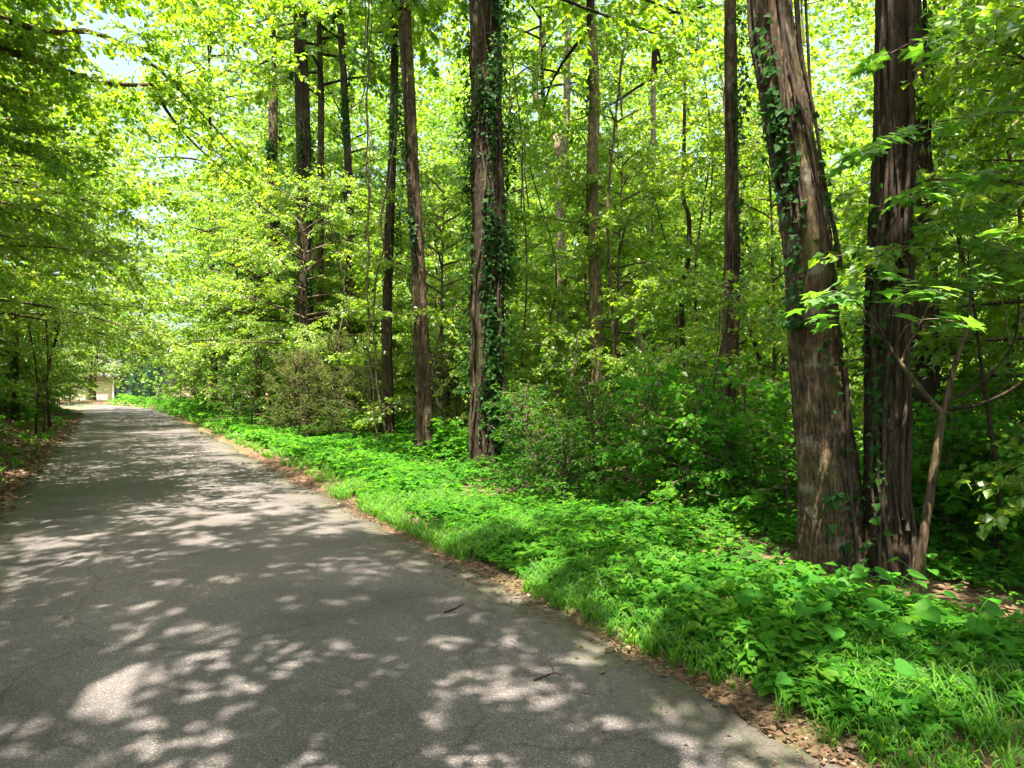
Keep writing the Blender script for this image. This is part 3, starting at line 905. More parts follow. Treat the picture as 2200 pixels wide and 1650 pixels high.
MARKS = [(461, "the farthest ivied trunk"), (588, "the ivy-sleeved trunk"), (656, "the paired trunks"), (790, "the hanging vines"), (900, "the slim bowed trunk"),
         (1047, "the thick ivy-hung tree"), (1205, "the pale forked tree"), (1278, "the tan mossy trunk"), (1385, "the broken snag"), (1470, "the crooked thin stem"),
         (1568, "the lone slim trunk"), (1757, "the thick leaning tree"), (1905, "the vine-wrapped trunk"), (2026, "the forked sapling"), (2150, "the thin bent stem")]
COUNTS = {}


def mark_label(x, y, what):
    """tells a tree of the woods by the trunk it stands behind and its turn from the viewer there"""
    px = 1100 + x / max(y, .3) * F
    m = "the right frame edge, out of view" if px > 2200 or y < .3 else "the left frame edge, out of view" if px < 0 else min(MARKS, key=lambda q: abs(q[0] - px))[1]
    k = COUNTS[what, m] = COUNTS.get((what, m), 0) + 1
    return f"{what} {'behind' if px <= 2200 and px >= 0 and y > .3 else 'past'} {m}, {nth(k)} going inward"


NTH = ["first", "second", "third", "fourth", "fifth", "sixth", "seventh", "eighth", "ninth"]
for k, (s, t_, v, sc) in enumerate(LEFT_ROW):
    x, y = W(s, t_)
    small_tree("maple_tree", x, y, OVERHANG[v], k * 1.7, sc, f"arching maple on the leaf-strewn bank, {NTH[k]} along the lane from the viewer",
               group="maples arching over the lane", stem_r=.1)

for k, (s, t_, v, sc, lab) in enumerate([(21.5, 5.2, 1, .85, "arching maple on the verge beside the paired trunks"), (27.5, 4.9, 0, 1.1, "arching maple on the verge beyond the paired trunks"),
                                         (33.5, 5.0, 1, 1.15, "arching maple on the verge before the farthest ivied trunk"), (40.5, 5.6, 0, 1.2, "arching maple overhanging the lane's bend from the verge")]):
    x, y = W(s, t_)
    small_tree("maple_tree", x, y, OVERHANG[v], k * 1.1 + .5, sc, lab, stem_r=.09)

for k, (s, t_) in enumerate([(14.5, -6.4), (25, -6.6), (36, -6.2)]):
    x, y = W(s, t_)
    small_tree("maple_tree", x, y, OVERHANG[k % 2], k * 2.3, 1.2, ["nearest", "middle", "farthest"][k] + " tall maple in the second row behind the arching maples of the bank", group="maples in the second row of the bank", stem_r=.1)

# the big maple out of frame whose long limbs cross the upper corner
x, y = W(6.6, -4.3)
z = gz(x, y) - .1
t = thing("maple_tree", (x, y, z), "large maple whose long bare limbs cross the upper corner over the lane", "tree")
part("trunk", trunk_mesh("trunk", [[0, 0, 0, .24], [.05, 0, 2.5, .2], [0, .1, 5.5, .17], [.1, .1, 9, .12]], M_BARK, 28, 60, .07, 12, .3, 31)[0], t)
P_ = lambda *a: [at(*q) for q in a]
part("crown", CANOPY[2], t, (.1, .1, 8.6), (0, 0, 2.2), .6)
b0 = np.array([x, y, z])
LIMBS = [([b0 + [0, 0, 4.6], *P_((0, 40, 7.6), (200, 70, 8.6), (330, 140, 9.6), (450, 262, 10.6), (540, 360, 11.6))], .05, .006),
         ([b0 + [0, 0, 3.9], *P_((0, 105, 8.0), (130, 150, 8.6), (230, 178, 9.2), (330, 180, 9.8), (420, 150, 10.3))], .06, .012),
         ([at(325, 180, 9.8), *P_((360, 240, 10.4), (400, 290, 10.9), (440, 330, 11.4), (520, 400, 12.2))], .03, .008),
         ([b0 + [0, 0, 3.4], *P_((0, 186, 8.4), (50, 198, 8.8), (105, 206, 9.2), (200, 240, 10.0))], .035, .008)]
EXTRA = [[b0 + [0, 0, 5.4], *P_((60, -60, 7.8), (240, -40, 8.8), (420, 20, 9.8), (560, 120, 10.8))], [b0 + [0, 0, 5.0], *P_((200, -100, 7.2), (420, -80, 8), (620, -20, 9))],
         [b0 + [0, 0, 3.0], *P_((0, 300, 8.6), (110, 320, 9.4), (230, 370, 10.4), (330, 430, 11.4))], [b0 + [0, 0, 2.6], *P_((-60, 440, 8.6), (40, 450, 9.6), (150, 500, 10.6))]]
for p, r0, r1 in LIMBS:
    limb(t, p, r0, r1, M_BARK, name="limb")
for k, p in enumerate([q[0] for q in LIMBS] + EXTRA):
    p = np.array(p) - b0
    part("bough", bough_mesh("bough", 400 + k, [p], .085, 46, 6.0, .8, M_UNDER, M_TWIG), t)
    if k >= len(LIMBS):
        limb(t, p + b0, .03, .006, M_BARK, name="limb")

# woods on the right: understory trees between and behind the trunks
UPOS = []


def clear_of(x, y, dmin):
    return all((x - a) ** 2 + (y - b) ** 2 > dmin ** 2 for a, b in UPOS)


def spot_ok(x, y):
    s, t_ = ST(x, y)
    px = 1100 + x / y * F if y > .5 else 1e5
    if t_ < 5.6:
        return False
    if y < 8.0 and px < 2250: return False
    if px > 1380 and px < 2000 and y < 10.6: return False
    if px > 950 and px <= 1380 and y < 15.2: return False
    if px <= 950 and y < 18.0: return False
    return True


tries = 0
while len(UPOS) < 92 and tries < 8000:
    tries += 1
    s = rng.uniform(-4, 46); t_ = rng.uniform(4.0, 36)
    x, y = W(s, t_)
    if not spot_ok(x, y) or not clear_of(x, y, 2.2):
        continue
    UPOS.append((x, y))
UPOS.sort(key=lambda q: q[1])
for k, (x, y) in enumerate(UPOS):
    small_tree("understory_tree", x, y, UNDER[k % 4], rng.uniform(0, 6.28), rng.uniform(.7, 1.0) + .03 * max(0, y - 12),
               mark_label(x, y, "leafy understory tree"), group="understory trees filling the woods")
# nearer understory at the picture's right side
for k, (px, d, v, sc, lab) in enumerate([(2330, 7.2, 1, .95, "bright leafy maple crowding the frame edge right of the vine-wrapped trunk"),
                                         (2120, 9.6, 0, .95, "leafy small tree behind the forked sapling"),
                                         (1660, 12.0, 2, .8, "leafy small tree filling the gap between the lone slim trunk and the leaning tree")]):
    p = at(px, 825, d)
    small_tree("understory_tree", p[0], p[1], UNDER[v], k * 2.1, sc, lab)

for k, (px, d, v, sc, lab) in enumerate([(150, 57, 1, 1.0, "leafy tree hiding the near end of the beige house"), (95, 52, 0, 1.1, "leafy tree at the bank's far end before the house"),
                                         (200, 88, 2, 1.5, "leafy tree rising behind the beige house's middle"), (248, 92, 0, 1.5, "leafy tree behind the house beside the conifers"),
                                         (160, 86, 3, 2.0, "broad leafy tree behind the house's far end"), (300, 100, 2, 1.8, "tall leafy tree behind the blue-green conifers")]):
    p = at(px, 825, d)
    small_tree("yard_tree", p[0], p[1], UNDER[v], k * 1.7, sc, lab)

# woods on the left bank
LPOS = []
while len(LPOS) < 18:
    s = rng.uniform(4, 50); t_ = rng.uniform(-22, -5.2)
    x, y = W(s, t_)
    if all((x - a) ** 2 + (y - b) ** 2 > 7 for a, b in LPOS):
        LPOS.append((x, y))
LPOS.sort(key=lambda q: ST(*q)[0])
for k, (x, y) in enumerate(LPOS):
    small_tree("understory_tree", x, y, UNDER[(k + 1) % 4], rng.uniform(0, 6.28), rng.uniform(.9, 1.35),
               f"leafy understory tree on the high bank behind the arching maples, {nth(k + 1)} along the lane", group="understory trees on the bank")

# tall trees: behind the first trunks, along the left, and unseen ones added for shade around the viewer
TALL = []
tries = 0
while len(TALL) < 15 and tries < 5000:
    tries += 1
    s = rng.uniform(2, 50); t_ = rng.uniform(8, 40)
    x, y = W(s, t_)
    if y < 22 and 1100 + x / max(y, .5) * F < 2300: continue
    if all((x - a) ** 2 + (y - b) ** 2 > 14 for a, b in TALL):
        TALL.append((x, y))
TALL.sort(key=lambda q: q[1])
NR = len(TALL)
for s, t_ in [(24, -15), (38, -14), (.5, -4.4), (1.9, -3.6), (-5, -3.8), (-4, 4.9), (-2.4, 5.1), (-9.5, 4.2), (-11, -4.5), (-2, -9)]:
    TALL.append(W(s, t_))
for k, (x, y) in enumerate(TALL):
    s, t_ = ST(x, y)
    r = rng.uniform(.1, .17); h = rng.uniform(7.5, 10.5) if k < NR + 2 else rng.uniform(6.3, 7.2)
    if k < NR: lab, grp = mark_label(x, y, "tall slim forest tree"), "tall trees deep in the woods"
    elif k < NR + 2: lab, grp = ["tall tree behind the arching maples, halfway along the bank", "tall tree behind the arching maples, near the far end of the bank"][k - NR], "tall trees on the bank"
    else: lab, grp = f"unseen tall tree beside the viewer, {nth(k - NR - 1)} of those added to shade the near asphalt", "unseen trees added for shade around the viewer"
    t = thing("forest_tree", (x, y, gz(x, y) - .15), lab, "tree", grp)
    dx, dy = rng.uniform(-.5, .5, 2)
    if k >= NR + 2 and abs(t_) < 7:                     # the added unseen trees lean over the lane to shade it
        q = -1.3 if t_ > .8 else 1.3
        dx, dy = dx + q * NX, dy + q * NY
    part("trunk", trunk_mesh("trunk", [[0, 0, 0, r], [dx * .3, dy * .2, h * .4, r * .9], [dx * .6, dy * .7, h * .75, r * .8], [dx, dy, h, r * .7]],
                             [M_BARK, M_BARK_DARK, M_BARK_TAN][k % 3], 16, 40, .05, 8, .3, 200 + k)[0], t)
    part("crown", CANOPY[k % 4] if k < NR + 2 else CLUMP[k % 2], t, (dx, dy, h - .4), (0, 0, rng.uniform(0, 6.28)), rng.uniform(.85, 1.1))

# thin bare stems rising through the understory
rng = np.random.default_rng(66)
ST_ = sorted([(px + rng.uniform(-12, 12), d) for px, d in [(705, 20), (1005, 18), (1120, 16), (1165, 19), (1330, 14), (1430, 16), (1515, 12.5), (1622, 11.5), (1668, 14), (1705, 10.5), (2050, 9), (2175, 8.5), (945, 21), (520, 31), (100, 21), (112, 23), (85, 19)]], key=lambda q: q[1])
for px, d in ST_:
    x, y = at(px, 825, d)[:2]
    h = rng.uniform(5.5, 8.5); r = rng.uniform(.022, .045)
    t = thing("slim_tree", (x, y, gz(x, y) - .1), mark_label(x, y, "thin bare-stemmed young tree") if px > 300 else f"thin dark stem in the cluster on the bank, {['nearest', 'middle', 'farthest'][[85, 100, 112].index(min([85, 100, 112], key=lambda q: abs(q - px)))]} of three",
              "tree", "thin stems among the trunks")
    w = rng.uniform(-.35, .35, 6)
    part("trunk", trunk_mesh("trunk", [[0, 0, 0, r], [w[0] * .5, w[1] * .3, h * .3, r * .9], [w[2], w[3] * .5, h * .62, r * .75], [w[4] * 1.6, w[5], h, r * .5]],
                             [M_BARK_DARK, M_BARK][int(px) % 2], 10, 36, .05, 4, .3, int(px))[0], t)
    part("crown", SAPLING[int(px) % 3], t, (w[4] * 1.6, w[5], h - 1.2), (0, 0, px), 1.1)

# far woods, one unbroken mass
mb = MB()
r2 = np.random.default_rng(8)
nc = 8200
az = r2.uniform(-1.15, 1.25, nc)
rad = r2.uniform(44, 85, nc)
cx = np.sin(az) * rad; cyy = np.cos(az) * rad
s_, t_ = ST(cx, cyy)
tb = t_ - bend(s_)
keep = (np.abs(tb - 1) > 9 + 10 * (s_ < 90) * (tb < 0))
cx, cyy = cx[keep], cyy[keep]
czz = r2.uniform(0, 1, len(cx)) ** .9 * 36
n = 42
idx = np.repeat(np.arange(len(cx)), n)
m = len(idx)
P = np.stack([cx, cyy, czz], -1)[idx] + r2.normal(0, 1, (m, 3)) * np.array([1.3, 1.3, .5])
A = r2.normal(0, 1, (m, 3)) * np.array([1, 1, .4]); N = np.array([0, -.3, .6]) + r2.normal(0, .7, (m, 3))
add_leaves(mb, P, A, N, .42 * r2.uniform(.6, 1.2, m), np.clip(.45 + r2.uniform(-.2, .2, len(cx))[idx] + r2.normal(0, .12, m), 0, 1), T_RHOMB)
for k in range(70):
    a = r2.uniform(-1.1, 1.2); d = r2.uniform(48, 75); q = np.array([math.sin(a) * d, math.cos(a) * d, -.5])
    ss_, t2 = ST(q[0], q[1])
    if abs(t2 - bend(ss_)) < 12: continue
    add_tube(mb, [q, q + [.2, 0, 7], q + [.1, .2, 15]], [.22, .18, .1], 6, 1)
tag(part("far_woods", mb.build("far_woods", [M_CANOPY, M_BARK_DARK]), None), "distant leafy woods closing the view behind the trunks", "woods", kind="stuff")

# ------------------------------------------------------------------ bushes and saplings
BUSHES = [
    ("laurel_bush", 1150, 9.2, LAUREL[0], .68, "dark narrow-leaved laurel bush at the foot of the thick ivy-hung tree"),
    ("laurel_bush", 1270, 9.8, LAUREL[1], .74, "dark laurel bush, middle one of the clump in front of the tan trunk"),
    ("laurel_bush", 1385, 9.3, LAUREL[0], .7, "dark laurel bush at the clump's end nearest the lone slim trunk"),
    ("laurel_bush", 1220, 8.3, LAUREL[1], .5, "low laurel bush spilling onto the green verge in front of its clump"),
    ("azalea_bush", 640, 17.5, AZALEA[0], 1.0, "brownish fine-leaved azalea at the verge below the paired trunks"),
    ("azalea_bush", 725, 18.0, AZALEA[0], 1.15, "tallest brownish fine-leaved azalea, below the slender shaded trunk"),
    ("azalea_bush", 800, 17.2, AZALEA[0], .95, "brownish azalea beside the thin dark trunk"),
    ("azalea_bush", 980, 16.0, AZALEA[0], .95, "sun-flecked azalea between the slim bowed trunk and the thick ivy-hung tree"),
    ("evergreen_bush", 540, 22, BUSH[0], 1.35, "dark rounded evergreen bush beyond the azaleas"),
    ("evergreen_bush", 495, 27, BUSH[1], 1.5, "dark rounded evergreen bush at the foot of the farthest ivied trunk"),
    ("evergreen_bush", 390, 43, BUSH[0], 2.0, "bright-edged bush where the lane bends, facing the clearing"),
    ("evergreen_bush", 420, 38, BUSH[1], 1.5, "low bush beside the farthest ivied trunk"),
    ("evergreen_bush", 1700, 9.5, BUSH[1], .9, "dark low bush behind the thick leaning tree"),
    ("evergreen_bush", 2090, 8.0, BUSH[0], .8, "dark bush in the shade behind the forked sapling"),
    ("evergreen_bush", 1470, 11, BUSH[1], 1.0, "low dark bush under the crooked thin stem"),
]
for k, (nm, px, d, me, sc, lab) in enumerate(BUSHES):
    x, y = (px - 1100) / F * d, d
    t = thing(nm, (x, y, gz(x, y) - .05), lab, "bush")
    part("leaves" if nm != "laurel_bush" else "leaves", me, t, (0, 0, 0), (0, 0, k * 1.3), sc)
LB = [(8.0, -4.6), (10, -3.9), (12.8, -4.6), (15, -3.8), (18.5, -3.6), (20, -4.9), (24, -3.8), (28, -3.0), (31.5, -3.4), (35, -2.6), (39, -3.0), (42, -2.2), (44, -3.6), (27, -4.6)]
LB.sort()
for k, (s, t_) in enumerate(LB):
    x, y = W(s, t_)
    t = thing("evergreen_bush", (x, y, gz(x, y) - .05), f"leafy bush on the leaf-strewn bank under the arching maples, {nth(k + 1)} from the viewer", "bush", "bushes along the bank")
    part("leaves", BUSH[k % 2], t, (0, 0, 0), (0, 0, k * 2.1), .75 + .35 * ((k * 37) % 10) / 10)

rng = np.random.default_rng(12)
SAP = []
tries = 0
while len(SAP) < 120 and tries < 9000:
    tries += 1
    s = rng.uniform(-2, 40); t_ = 4.9 + 15 * rng.random() ** 1.4
    x, y = W(s, t_)
    px = 1100 + x / y * F if y > 1 else 9e9
    if y < 6.4 or px > 2500: continue
    if 1640 < px < 1990 and y < 8: continue
    if px < 1150 and t_ < 5.6: continue
    if all((x - a) ** 2 + (y - b) ** 2 > .8 for a, b in SAP):
        SAP.append((x, y))
SAP.sort(key=lambda q: q[1])
for k, (x, y) in enumerate(SAP):
    small_tree("sapling", x, y, SAPLING[k % 3], rng.uniform(0, 6.28), rng.uniform(.7, 1.25), mark_label(x, y, "thin leafy sapling"),
               "sapling", "saplings on the forest floor", stem=False, sink=.03)


rng = np.random.default_rng(19)
LS = sorted([(s, rng.uniform(-5.2, -2.9) if s < 30 else rng.uniform(-4.5, -2.2)) for s in np.linspace(7.5, 48, 40) + rng.uniform(-.5, .5, 40)])
for k, (s, t_) in enumerate(LS):
    x, y = W(s, t_)
    small_tree("sapling", x, y, SAPLING[(k * 2) % 3] if k % 3 else UNDER[3], rng.uniform(0, 6.28), rng.uniform(.95, 1.5) * (1 if k % 3 else .6),
               f"leafy sapling on the bank among the arching maples, {nth(k + 1)} along the lane", "sapling", "saplings on the bank", stem=False, sink=.03)

rng = np.random.default_rng(23)
FR = sorted([(px + rng.uniform(-15, 15), d + rng.uniform(-.25, .25)) for px, d in
             [(1400, 8.2), (1440, 8.9), (1480, 7.7), (1520, 8.4), (1560, 7.4), (1600, 8.3), (1640, 7.6), (1680, 8.2),
              (1700, 7.0), (2010, 6.6), (2065, 6.2), (2150, 6.1), (2050, 7.3), (2100, 6.4), (2150, 7.0), (2200, 6.3)]])
for k, (px, d) in enumerate(FR):
    d -= .45
    x, y = (px - 1100) / F * d, d
    small_tree("sapling", x, y, SEEDLING[k % 2], rng.uniform(0, 6.28), rng.uniform(.6, 1.0), f"low leafy seedling at the wood's edge, {nth(k + 1)} counting from the laurel clump",
               "sapling", "seedlings along the wood's edge", stem=False, sink=.03)

# ------------------------------------------------------------------ sapling in front with leaves one can pick out
def leaf_obj_mesh(name, template, mat_, tint):
    mb = MB()
    tv, tf = template
    mb.add(tv, tf, 0, tint)
    return mb.build(name, [mat_])


def rot_from(A, N, spin=0):
    from mathutils import Matrix
    A = Vector(A).normalized(); N = Vector(N); N = (N - A * A.dot(N)).normalized(); B = N.cross(A)
    return Matrix((A, B, N)).transposed().to_euler()


MAPLE = [leaf_obj_mesh("leaf", T_STAR, M_MAPLE, v) for v in (.2, .4, .55, .75)]
HEART = (np.array([[0, 0, 0], [-.13, .24, .05], [.1, .47, .08], [.45, .44, .06], [.75, .22, .0], [1, 0, -.12],
                   [.75, -.22, .0], [.45, -.44, .06], [.1, -.47, .08], [-.13, -.24, .05], [.5, 0, -.04]]),
         np.array([[0, 2, 1], [0, 10, 2], [10, 3, 2], [10, 4, 3], [10, 5, 4], [0, 9, 8], [0, 8, 10], [10, 8, 7], [10, 7, 6], [10, 6, 5]]))
HEARTS = [leaf_obj_mesh("leaf", HEART, M_BROAD, v) for v in (.15, .4, .6, .9)]


def leaf_spray(owner, pts_world, n, size, meshes, rng, spread_=.22, r0=.008, name="branch", drop=.06):
    """a bough (part) with single leaves (sub-parts) set along it"""
    b = np.array(owner.location)
    P = spline(np.asarray(pts_world, float), 26) - b
    mb = MB()
    add_tube(mb, P, np.linspace(r0, .0025, 26), 6, 0)
    br = part(name, mb.build(name, [M_TWIG]), owner)
    for k in range(n):
        u = rng.uniform(.35, 1)
        i = min(24, int(u * 25))
        d = P[i + 1] - P[i]; d = d / np.linalg.norm(d)
        sd = np.cross(d, [0, 0, 1.]); sd /= max(np.linalg.norm(sd), 1e-6)
        sg = 1 if k % 2 else -1
        p = P[i] + sd * sg * rng.uniform(.02, spread_) + d * rng.uniform(-.05, .1) + [0, 0, rng.uniform(-drop, drop * .5)]
        A = sd * sg + d * rng.uniform(0, .8) + [0, 0, -rng.uniform(.05, .4)]
        N = np.array([0, 0, 1.]) + rng.normal(0, .28, 3)
        part("leaf", meshes[rng.integers(len(meshes))], br, tuple(p), rot_from(A, N), size * rng.uniform(.65, 1.15))
    return br


rng = np.random.default_rng(21)
D_ = 4.75
bx, by = at(1965, 1290, D_)[:2]
t = thing("maple_sapling", (bx, by, gz(bx, by) - .05), "forked brown maple sapling with bright star-shaped leaves before the ribbed trunk", "sapling")
limb(t, [(bx, by, gz(bx, by) - .05), at(1985, 1150, D_), at(2008, 1000, D_), at(2026, 885, D_)], .034, .024, M_BARK, 12, "trunk")
limb(t, [at(2026, 890, D_), at(1990, 850, D_), at(1950, 800, D_), at(1915, 755, D_), at(1885, 700, D_ - .1), at(1862, 670, D_ - .15)], .022, .010, M_BARK, 8)
limb(t, [at(1935, 780, D_), at(1950, 745, D_), at(1980, 690, D_), at(2000, 640, D_)], .012, .006, M_BARK, 8)
limb(t, [at(2026, 890, D_), at(2040, 830, D_), at(2055, 770, D_), at(2072, 725, D_), at(2085, 640, D_), at(2080, 540, D_)], .024, .004, M_BARK, 8)
limb(t, [at(2030, 880, D_), at(2090, 872, D_ - .1), at(2150, 850, D_ - .2), at(2230, 800, D_ - .3)], .016, .008, M_BARK_DARK, 8)
limb(t, [at(2035, 862, D_ + .1), at(2090, 835, D_ + .2), at(2140, 790, D_ + .3), at(2180, 730, D_ + .3), at(2190, 640, D_ + .3)], .014, .006, M_BARK_DARK, 8)
for pts, n in [([at(1880, 695, D_), at(1840, 650, D_ - .2), at(1790, 625, D_ - .3), at(1740, 640, D_ - .3)], 16),
               ([at(1890, 700, D_), at(1890, 640, D_ - .2), at(1880, 605, D_ - .35), at(1850, 590, D_ - .5)], 14),
               ([at(1885, 700, D_), at(1920, 650, D_ - .2), at(1960, 630, D_ - .3), at(2010, 625, D_ - .3)], 18),
               ([at(1900, 720, D_), at(1850, 690, D_ - .1), at(1810, 675, D_ - .1), at(1770, 690, D_ - .1)], 12),
               ([at(1920, 750, D_), at(1950, 700, D_ - .2), at(2000, 685, D_ - .3), at(2050, 690, D_ - .3)], 14),
               ([at(2170, 740, D_), at(2150, 640, D_), at(2110, 600, D_ - .2), at(2060, 590, D_ - .2)], 18),
               ([at(2190, 700, D_), at(2210, 600, D_), at(2180, 540, D_ - .2), at(2120, 520, D_ - .2)], 18)]:
    leaf_spray(t, pts, n, .15, MAPLE, rng, .2, .006)
bx, by = at(2150, 1180, 5.3)[:2]
t = thing("maple_sapling", (bx, by, gz(bx, by) - .05), "thin dark bent stem near the frame edge beside the forked sapling", "sapling")
limb(t, [(bx, by, gz(bx, by) - .05), at(2145, 1050, 5.3), at(2128, 920, 5.3), at(2110, 800, 5.3), at(2098, 700, 5.3), at(2080, 560, 5.3)], .022, .008, M_BARK_DARK, 8, "trunk")
for pts, n in [([at(2098, 700, 5.3), at(2060, 640, 5.2), at(2000, 600, 5.0)], 14), ([at(2090, 620, 5.3), at(2140, 560, 5.2), at(2200, 540, 5.0)], 16),
               ([at(2115, 830, 5.3), at(2170, 790, 5.2), at(2220, 770, 5.0)], 14), ([at(2082, 570, 5.3), at(2040, 500, 5.2), at(1990, 470, 5.0)], 16)]:
    leaf_spray(t, pts, n, .14, MAPLE, rng, .2, .005)
# boughs hanging into the upper corner
bx, by = at(2420, 1150, 5.6)[:2]
t = thing("maple_tree", (bx, by, gz(bx, by) - .1), "maple just outside the frame whose layered boughs hang across its upper corner", "tree")
part("trunk", trunk_mesh("trunk", [[0, 0, 0, .09], [0, 0, 3, .07], [-.05, 0, 6, .05], [-.1, 0, 8.5, .02]], M_BARK, 16, 40, .05, 8, .3, 77)[0], t)
part("crown", UNDER[0], t, (0, 0, 1.0), (0, 0, .4), .8)
b = np.array([bx, by, 0])
for z0, pts, n in [(3.4, [(2250, 250, 5.2), (2080, 250, 4.9), (1930, 290, 4.7), (1840, 330, 4.6)], 34),
                   (3.7, [(2260, 150, 5.2), (2120, 110, 4.9), (2000, 80, 4.7), (1900, 120, 4.5)], 30),
                   (3.0, [(2260, 380, 5.2), (2130, 370, 5.0), (2020, 390, 4.8), (1940, 430, 4.7)], 30),
                   (2.7, [(2260, 480, 5.3), (2150, 460, 5.1), (2060, 470, 5.0), (1960, 500, 4.9)], 26),
                   (4.2, [(2260, 40, 4.9), (2150, 10, 4.6), (2060, 20, 4.4)], 14)]:
    leaf_spray(t, [b + [0, 0, z0], *[at(*q) for q in pts]], int(n * 1.6), .14, MAPLE, rng, .3, .009)

# ------------------------------------------------------------------ verge: broad-leaved vines, ground cover, grass, litter
def broad_plant(px, py, n, size, lab, seed, spread_=.24):
    rng = np.random.default_rng(seed)
    d = CAM_H * F / (py - 825)
    x, y = (px - 1100) / F * d, d
    t = thing("broadleaf_vine", (x, y, gz(x, y)), lab, "plant")
    for k in range(n):
        a = k * 2.4 + rng.uniform(-.4, .4)
        r = spread_ * math.sqrt((k + .5) / n) * rng.uniform(.8, 1.2)
        h = rng.uniform(.2, .32)
        q = np.array([r * math.cos(a) * 1.5, r * math.sin(a), h])
        mb = MB()
        add_tube(mb, spline([[0, 0, 0], [q[0] * .5, q[1] * .5, h * .8], q], 6), .0022, 4, 0)
        st = part("stem", mb.build("stem", [M_BROAD]), t)
        A = np.array([math.cos(a), math.sin(a) - .5, -.25]); N = np.array([0, -.25, 1.]) + rng.normal(0, .22, 3)
        part("leaf", HEARTS[rng.integers(4)], st, tuple(q), rot_from(A, N), size * rng.uniform(.7, 1.15))


for i, (px, py, n, sz, lab) in enumerate([
        (1680, 1330, 6, .11, "broad-leaved vine on the verge straight below the thick leaning tree"),
        (1775, 1365, 9, .115, "largest broad-leaved vine clump, in the middle of the verge patch"),
        (1700, 1385, 5, .10, "broad-leaved vine at the patch's edge toward the grass"),
        (1830, 1440, 8, .11, "broad-leaved vine overhanging bare litter in front of the clump"),
        (1960, 1445, 7, .115, "broad-leaved vine with one upright pointed leaf, away from the asphalt"),
        (1985, 1340, 5, .10, "small broad-leaved vine below the ribbed trunk"),
        (1590, 1375, 5, .10, "small broad-leaved vine among grass beside a patch of brown litter"),
        (1870, 1585, 5, .085, "small broad-leaved vine rising by the asphalt's corner"),
        (1920, 1375, 6, .11, "broad-leaved vine between the largest clump and the small one"),
        (2080, 1480, 5, .10, "broad-leaved vine nearest the frame edge on the verge")]):
    broad_plant(px, py, n, sz, lab, 300 + i)


def strip_points(rng, n, s0, s1, tfun, spow=1.0):
    u = rng.random(n) ** spow
    s = s0 + (s1 - s0) * u
    t_ = tfun(n, s)
    tb = t_ + bend(s)
    x = s * DX + tb * NX; y = s * DY + tb * NY
    return x, y, s, t_


def patch(x, y, k=1.0, ph=0.0):
    return .5 + .25 * np.sin(x * 1.9 * k + 1.3 * np.sin(y * 1.1 * k + ph)) + .25 * np.sin(y * 2.3 * k + 1.7 * np.sin(x * 1.5 * k + ph + 2))


def keep_clear(x, y):
    d = np.full(np.shape(x), 9.0)
    for px, py, dd, r in [(1800, 0, 5.35, .26), (1898, 0, 5.15, .2)]:
        cx_ = (px - 1100) / F * dd
        d = np.minimum(d, np.hypot(x - cx_, y - dd) - r)
    return d > 0


def cover(name, rng, n, s0, s1, tf, leaf, hmax, mat_, label, cat, template=T_BROAD, spow=1.0, trif=True, thr=.25, ph=0., far_scale=0.0):
    x, y, s, t_ = strip_points(rng, n, s0, s1, tf, spow)
    pa = patch(x, y, 1.0, ph)
    k = (pa + rng.normal(0, .12, n) > thr) & keep_clear(x, y)
    x, y, s, pa, t_ = x[k], y[k], s[k], pa[k], t_[k]
    m = len(x)
    h = hmax * (.25 + .75 * rng.random(m)) * (.45 + .8 * pa) * sstep((np.abs(t_ - .77) - 1.95) / .5 + .25)
    z = ground_z(x, y) + h + .01
    ct = np.stack([x, y, z], -1)
    size = leaf * rng.uniform(.45, 1.4, m) * (1 + far_scale * np.maximum(s - 8, 0) / 20)
    tint = np.clip(.38 + .35 * (pa - .5) + rng.normal(0, .16, m), 0, 1)
    mb = MB()
    a0 = rng.uniform(0, 6.28, m)
    for j in range(3 if trif else 1):
        a = a0 + j * 2.1
        A = np.stack([np.cos(a), np.sin(a), -.15 + rng.normal(0, .22, m)], -1)
        N = np.array([0, -.1, 1.]) + rng.normal(0, .3, (m, 3))
        add_leaves(mb, ct + rng.normal(0, .006, (m, 3)), A, N, size * (1 if j else 1.1), np.clip(tint + rng.normal(0, .05, m), 0, 1), template)
    # thin stalks
    q = rng.choice(m, m // 3, replace=False)
    g = np.stack([x[q], y[q], ground_z(x[q], y[q])], -1) + rng.normal(0, .012, (len(q), 3)) * [1, 1, 0]
    w = np.array([.0015, 0, 0])
    V = np.stack([g - w, g + w, ct[q]], 1)
    mb.add(V.reshape(-1, 3), np.arange(len(q) * 3).reshape(-1, 3), 0, .3)
    o = part(name, mb.build(name, [mat_]), None)
    tag(o, label, cat, kind="stuff")
    return m


rng = np.random.default_rng(41)
m1 = cover("ground_cover", rng, 21000, -.8, 9, lambda n, s: ROAD_R + .18 + 3.2 * rng.random(n) ** 1.15, .05, .15, M_COVER,
           "low three-leaved ground cover carpeting the verge near the viewer", "ground cover", thr=.27)
m2 = cover("ground_cover", rng, 16000, 8.5, 34, lambda n, s: ROAD_R + .5 + 3.2 * rng.random(n), .075, .28, M_COVER,
           "low leafy ground cover on the verge farther along the lane", "ground cover", thr=.25, ph=1., far_scale=.6)
m3 = cover("undergrowth", rng, 26000, -1, 34, lambda n, s: ROAD_R + 3.0 + 9 * rng.random(n) ** 1.2, .085, .7, M_COVER,
           "shaded leafy undergrowth on the forest floor beyond the verge", "undergrowth", thr=.33, ph=2., spow=1.0, far_scale=.4)
m4 = cover("undergrowth", rng, 7000, 5, 46, lambda n, s: ROAD_L - .5 - 4.5 * rng.random(n) ** .8, .08, .3, M_COVER,
           "patchy green undergrowth on the leaf-strewn bank", "undergrowth", thr=.68, ph=3., far_scale=.5)
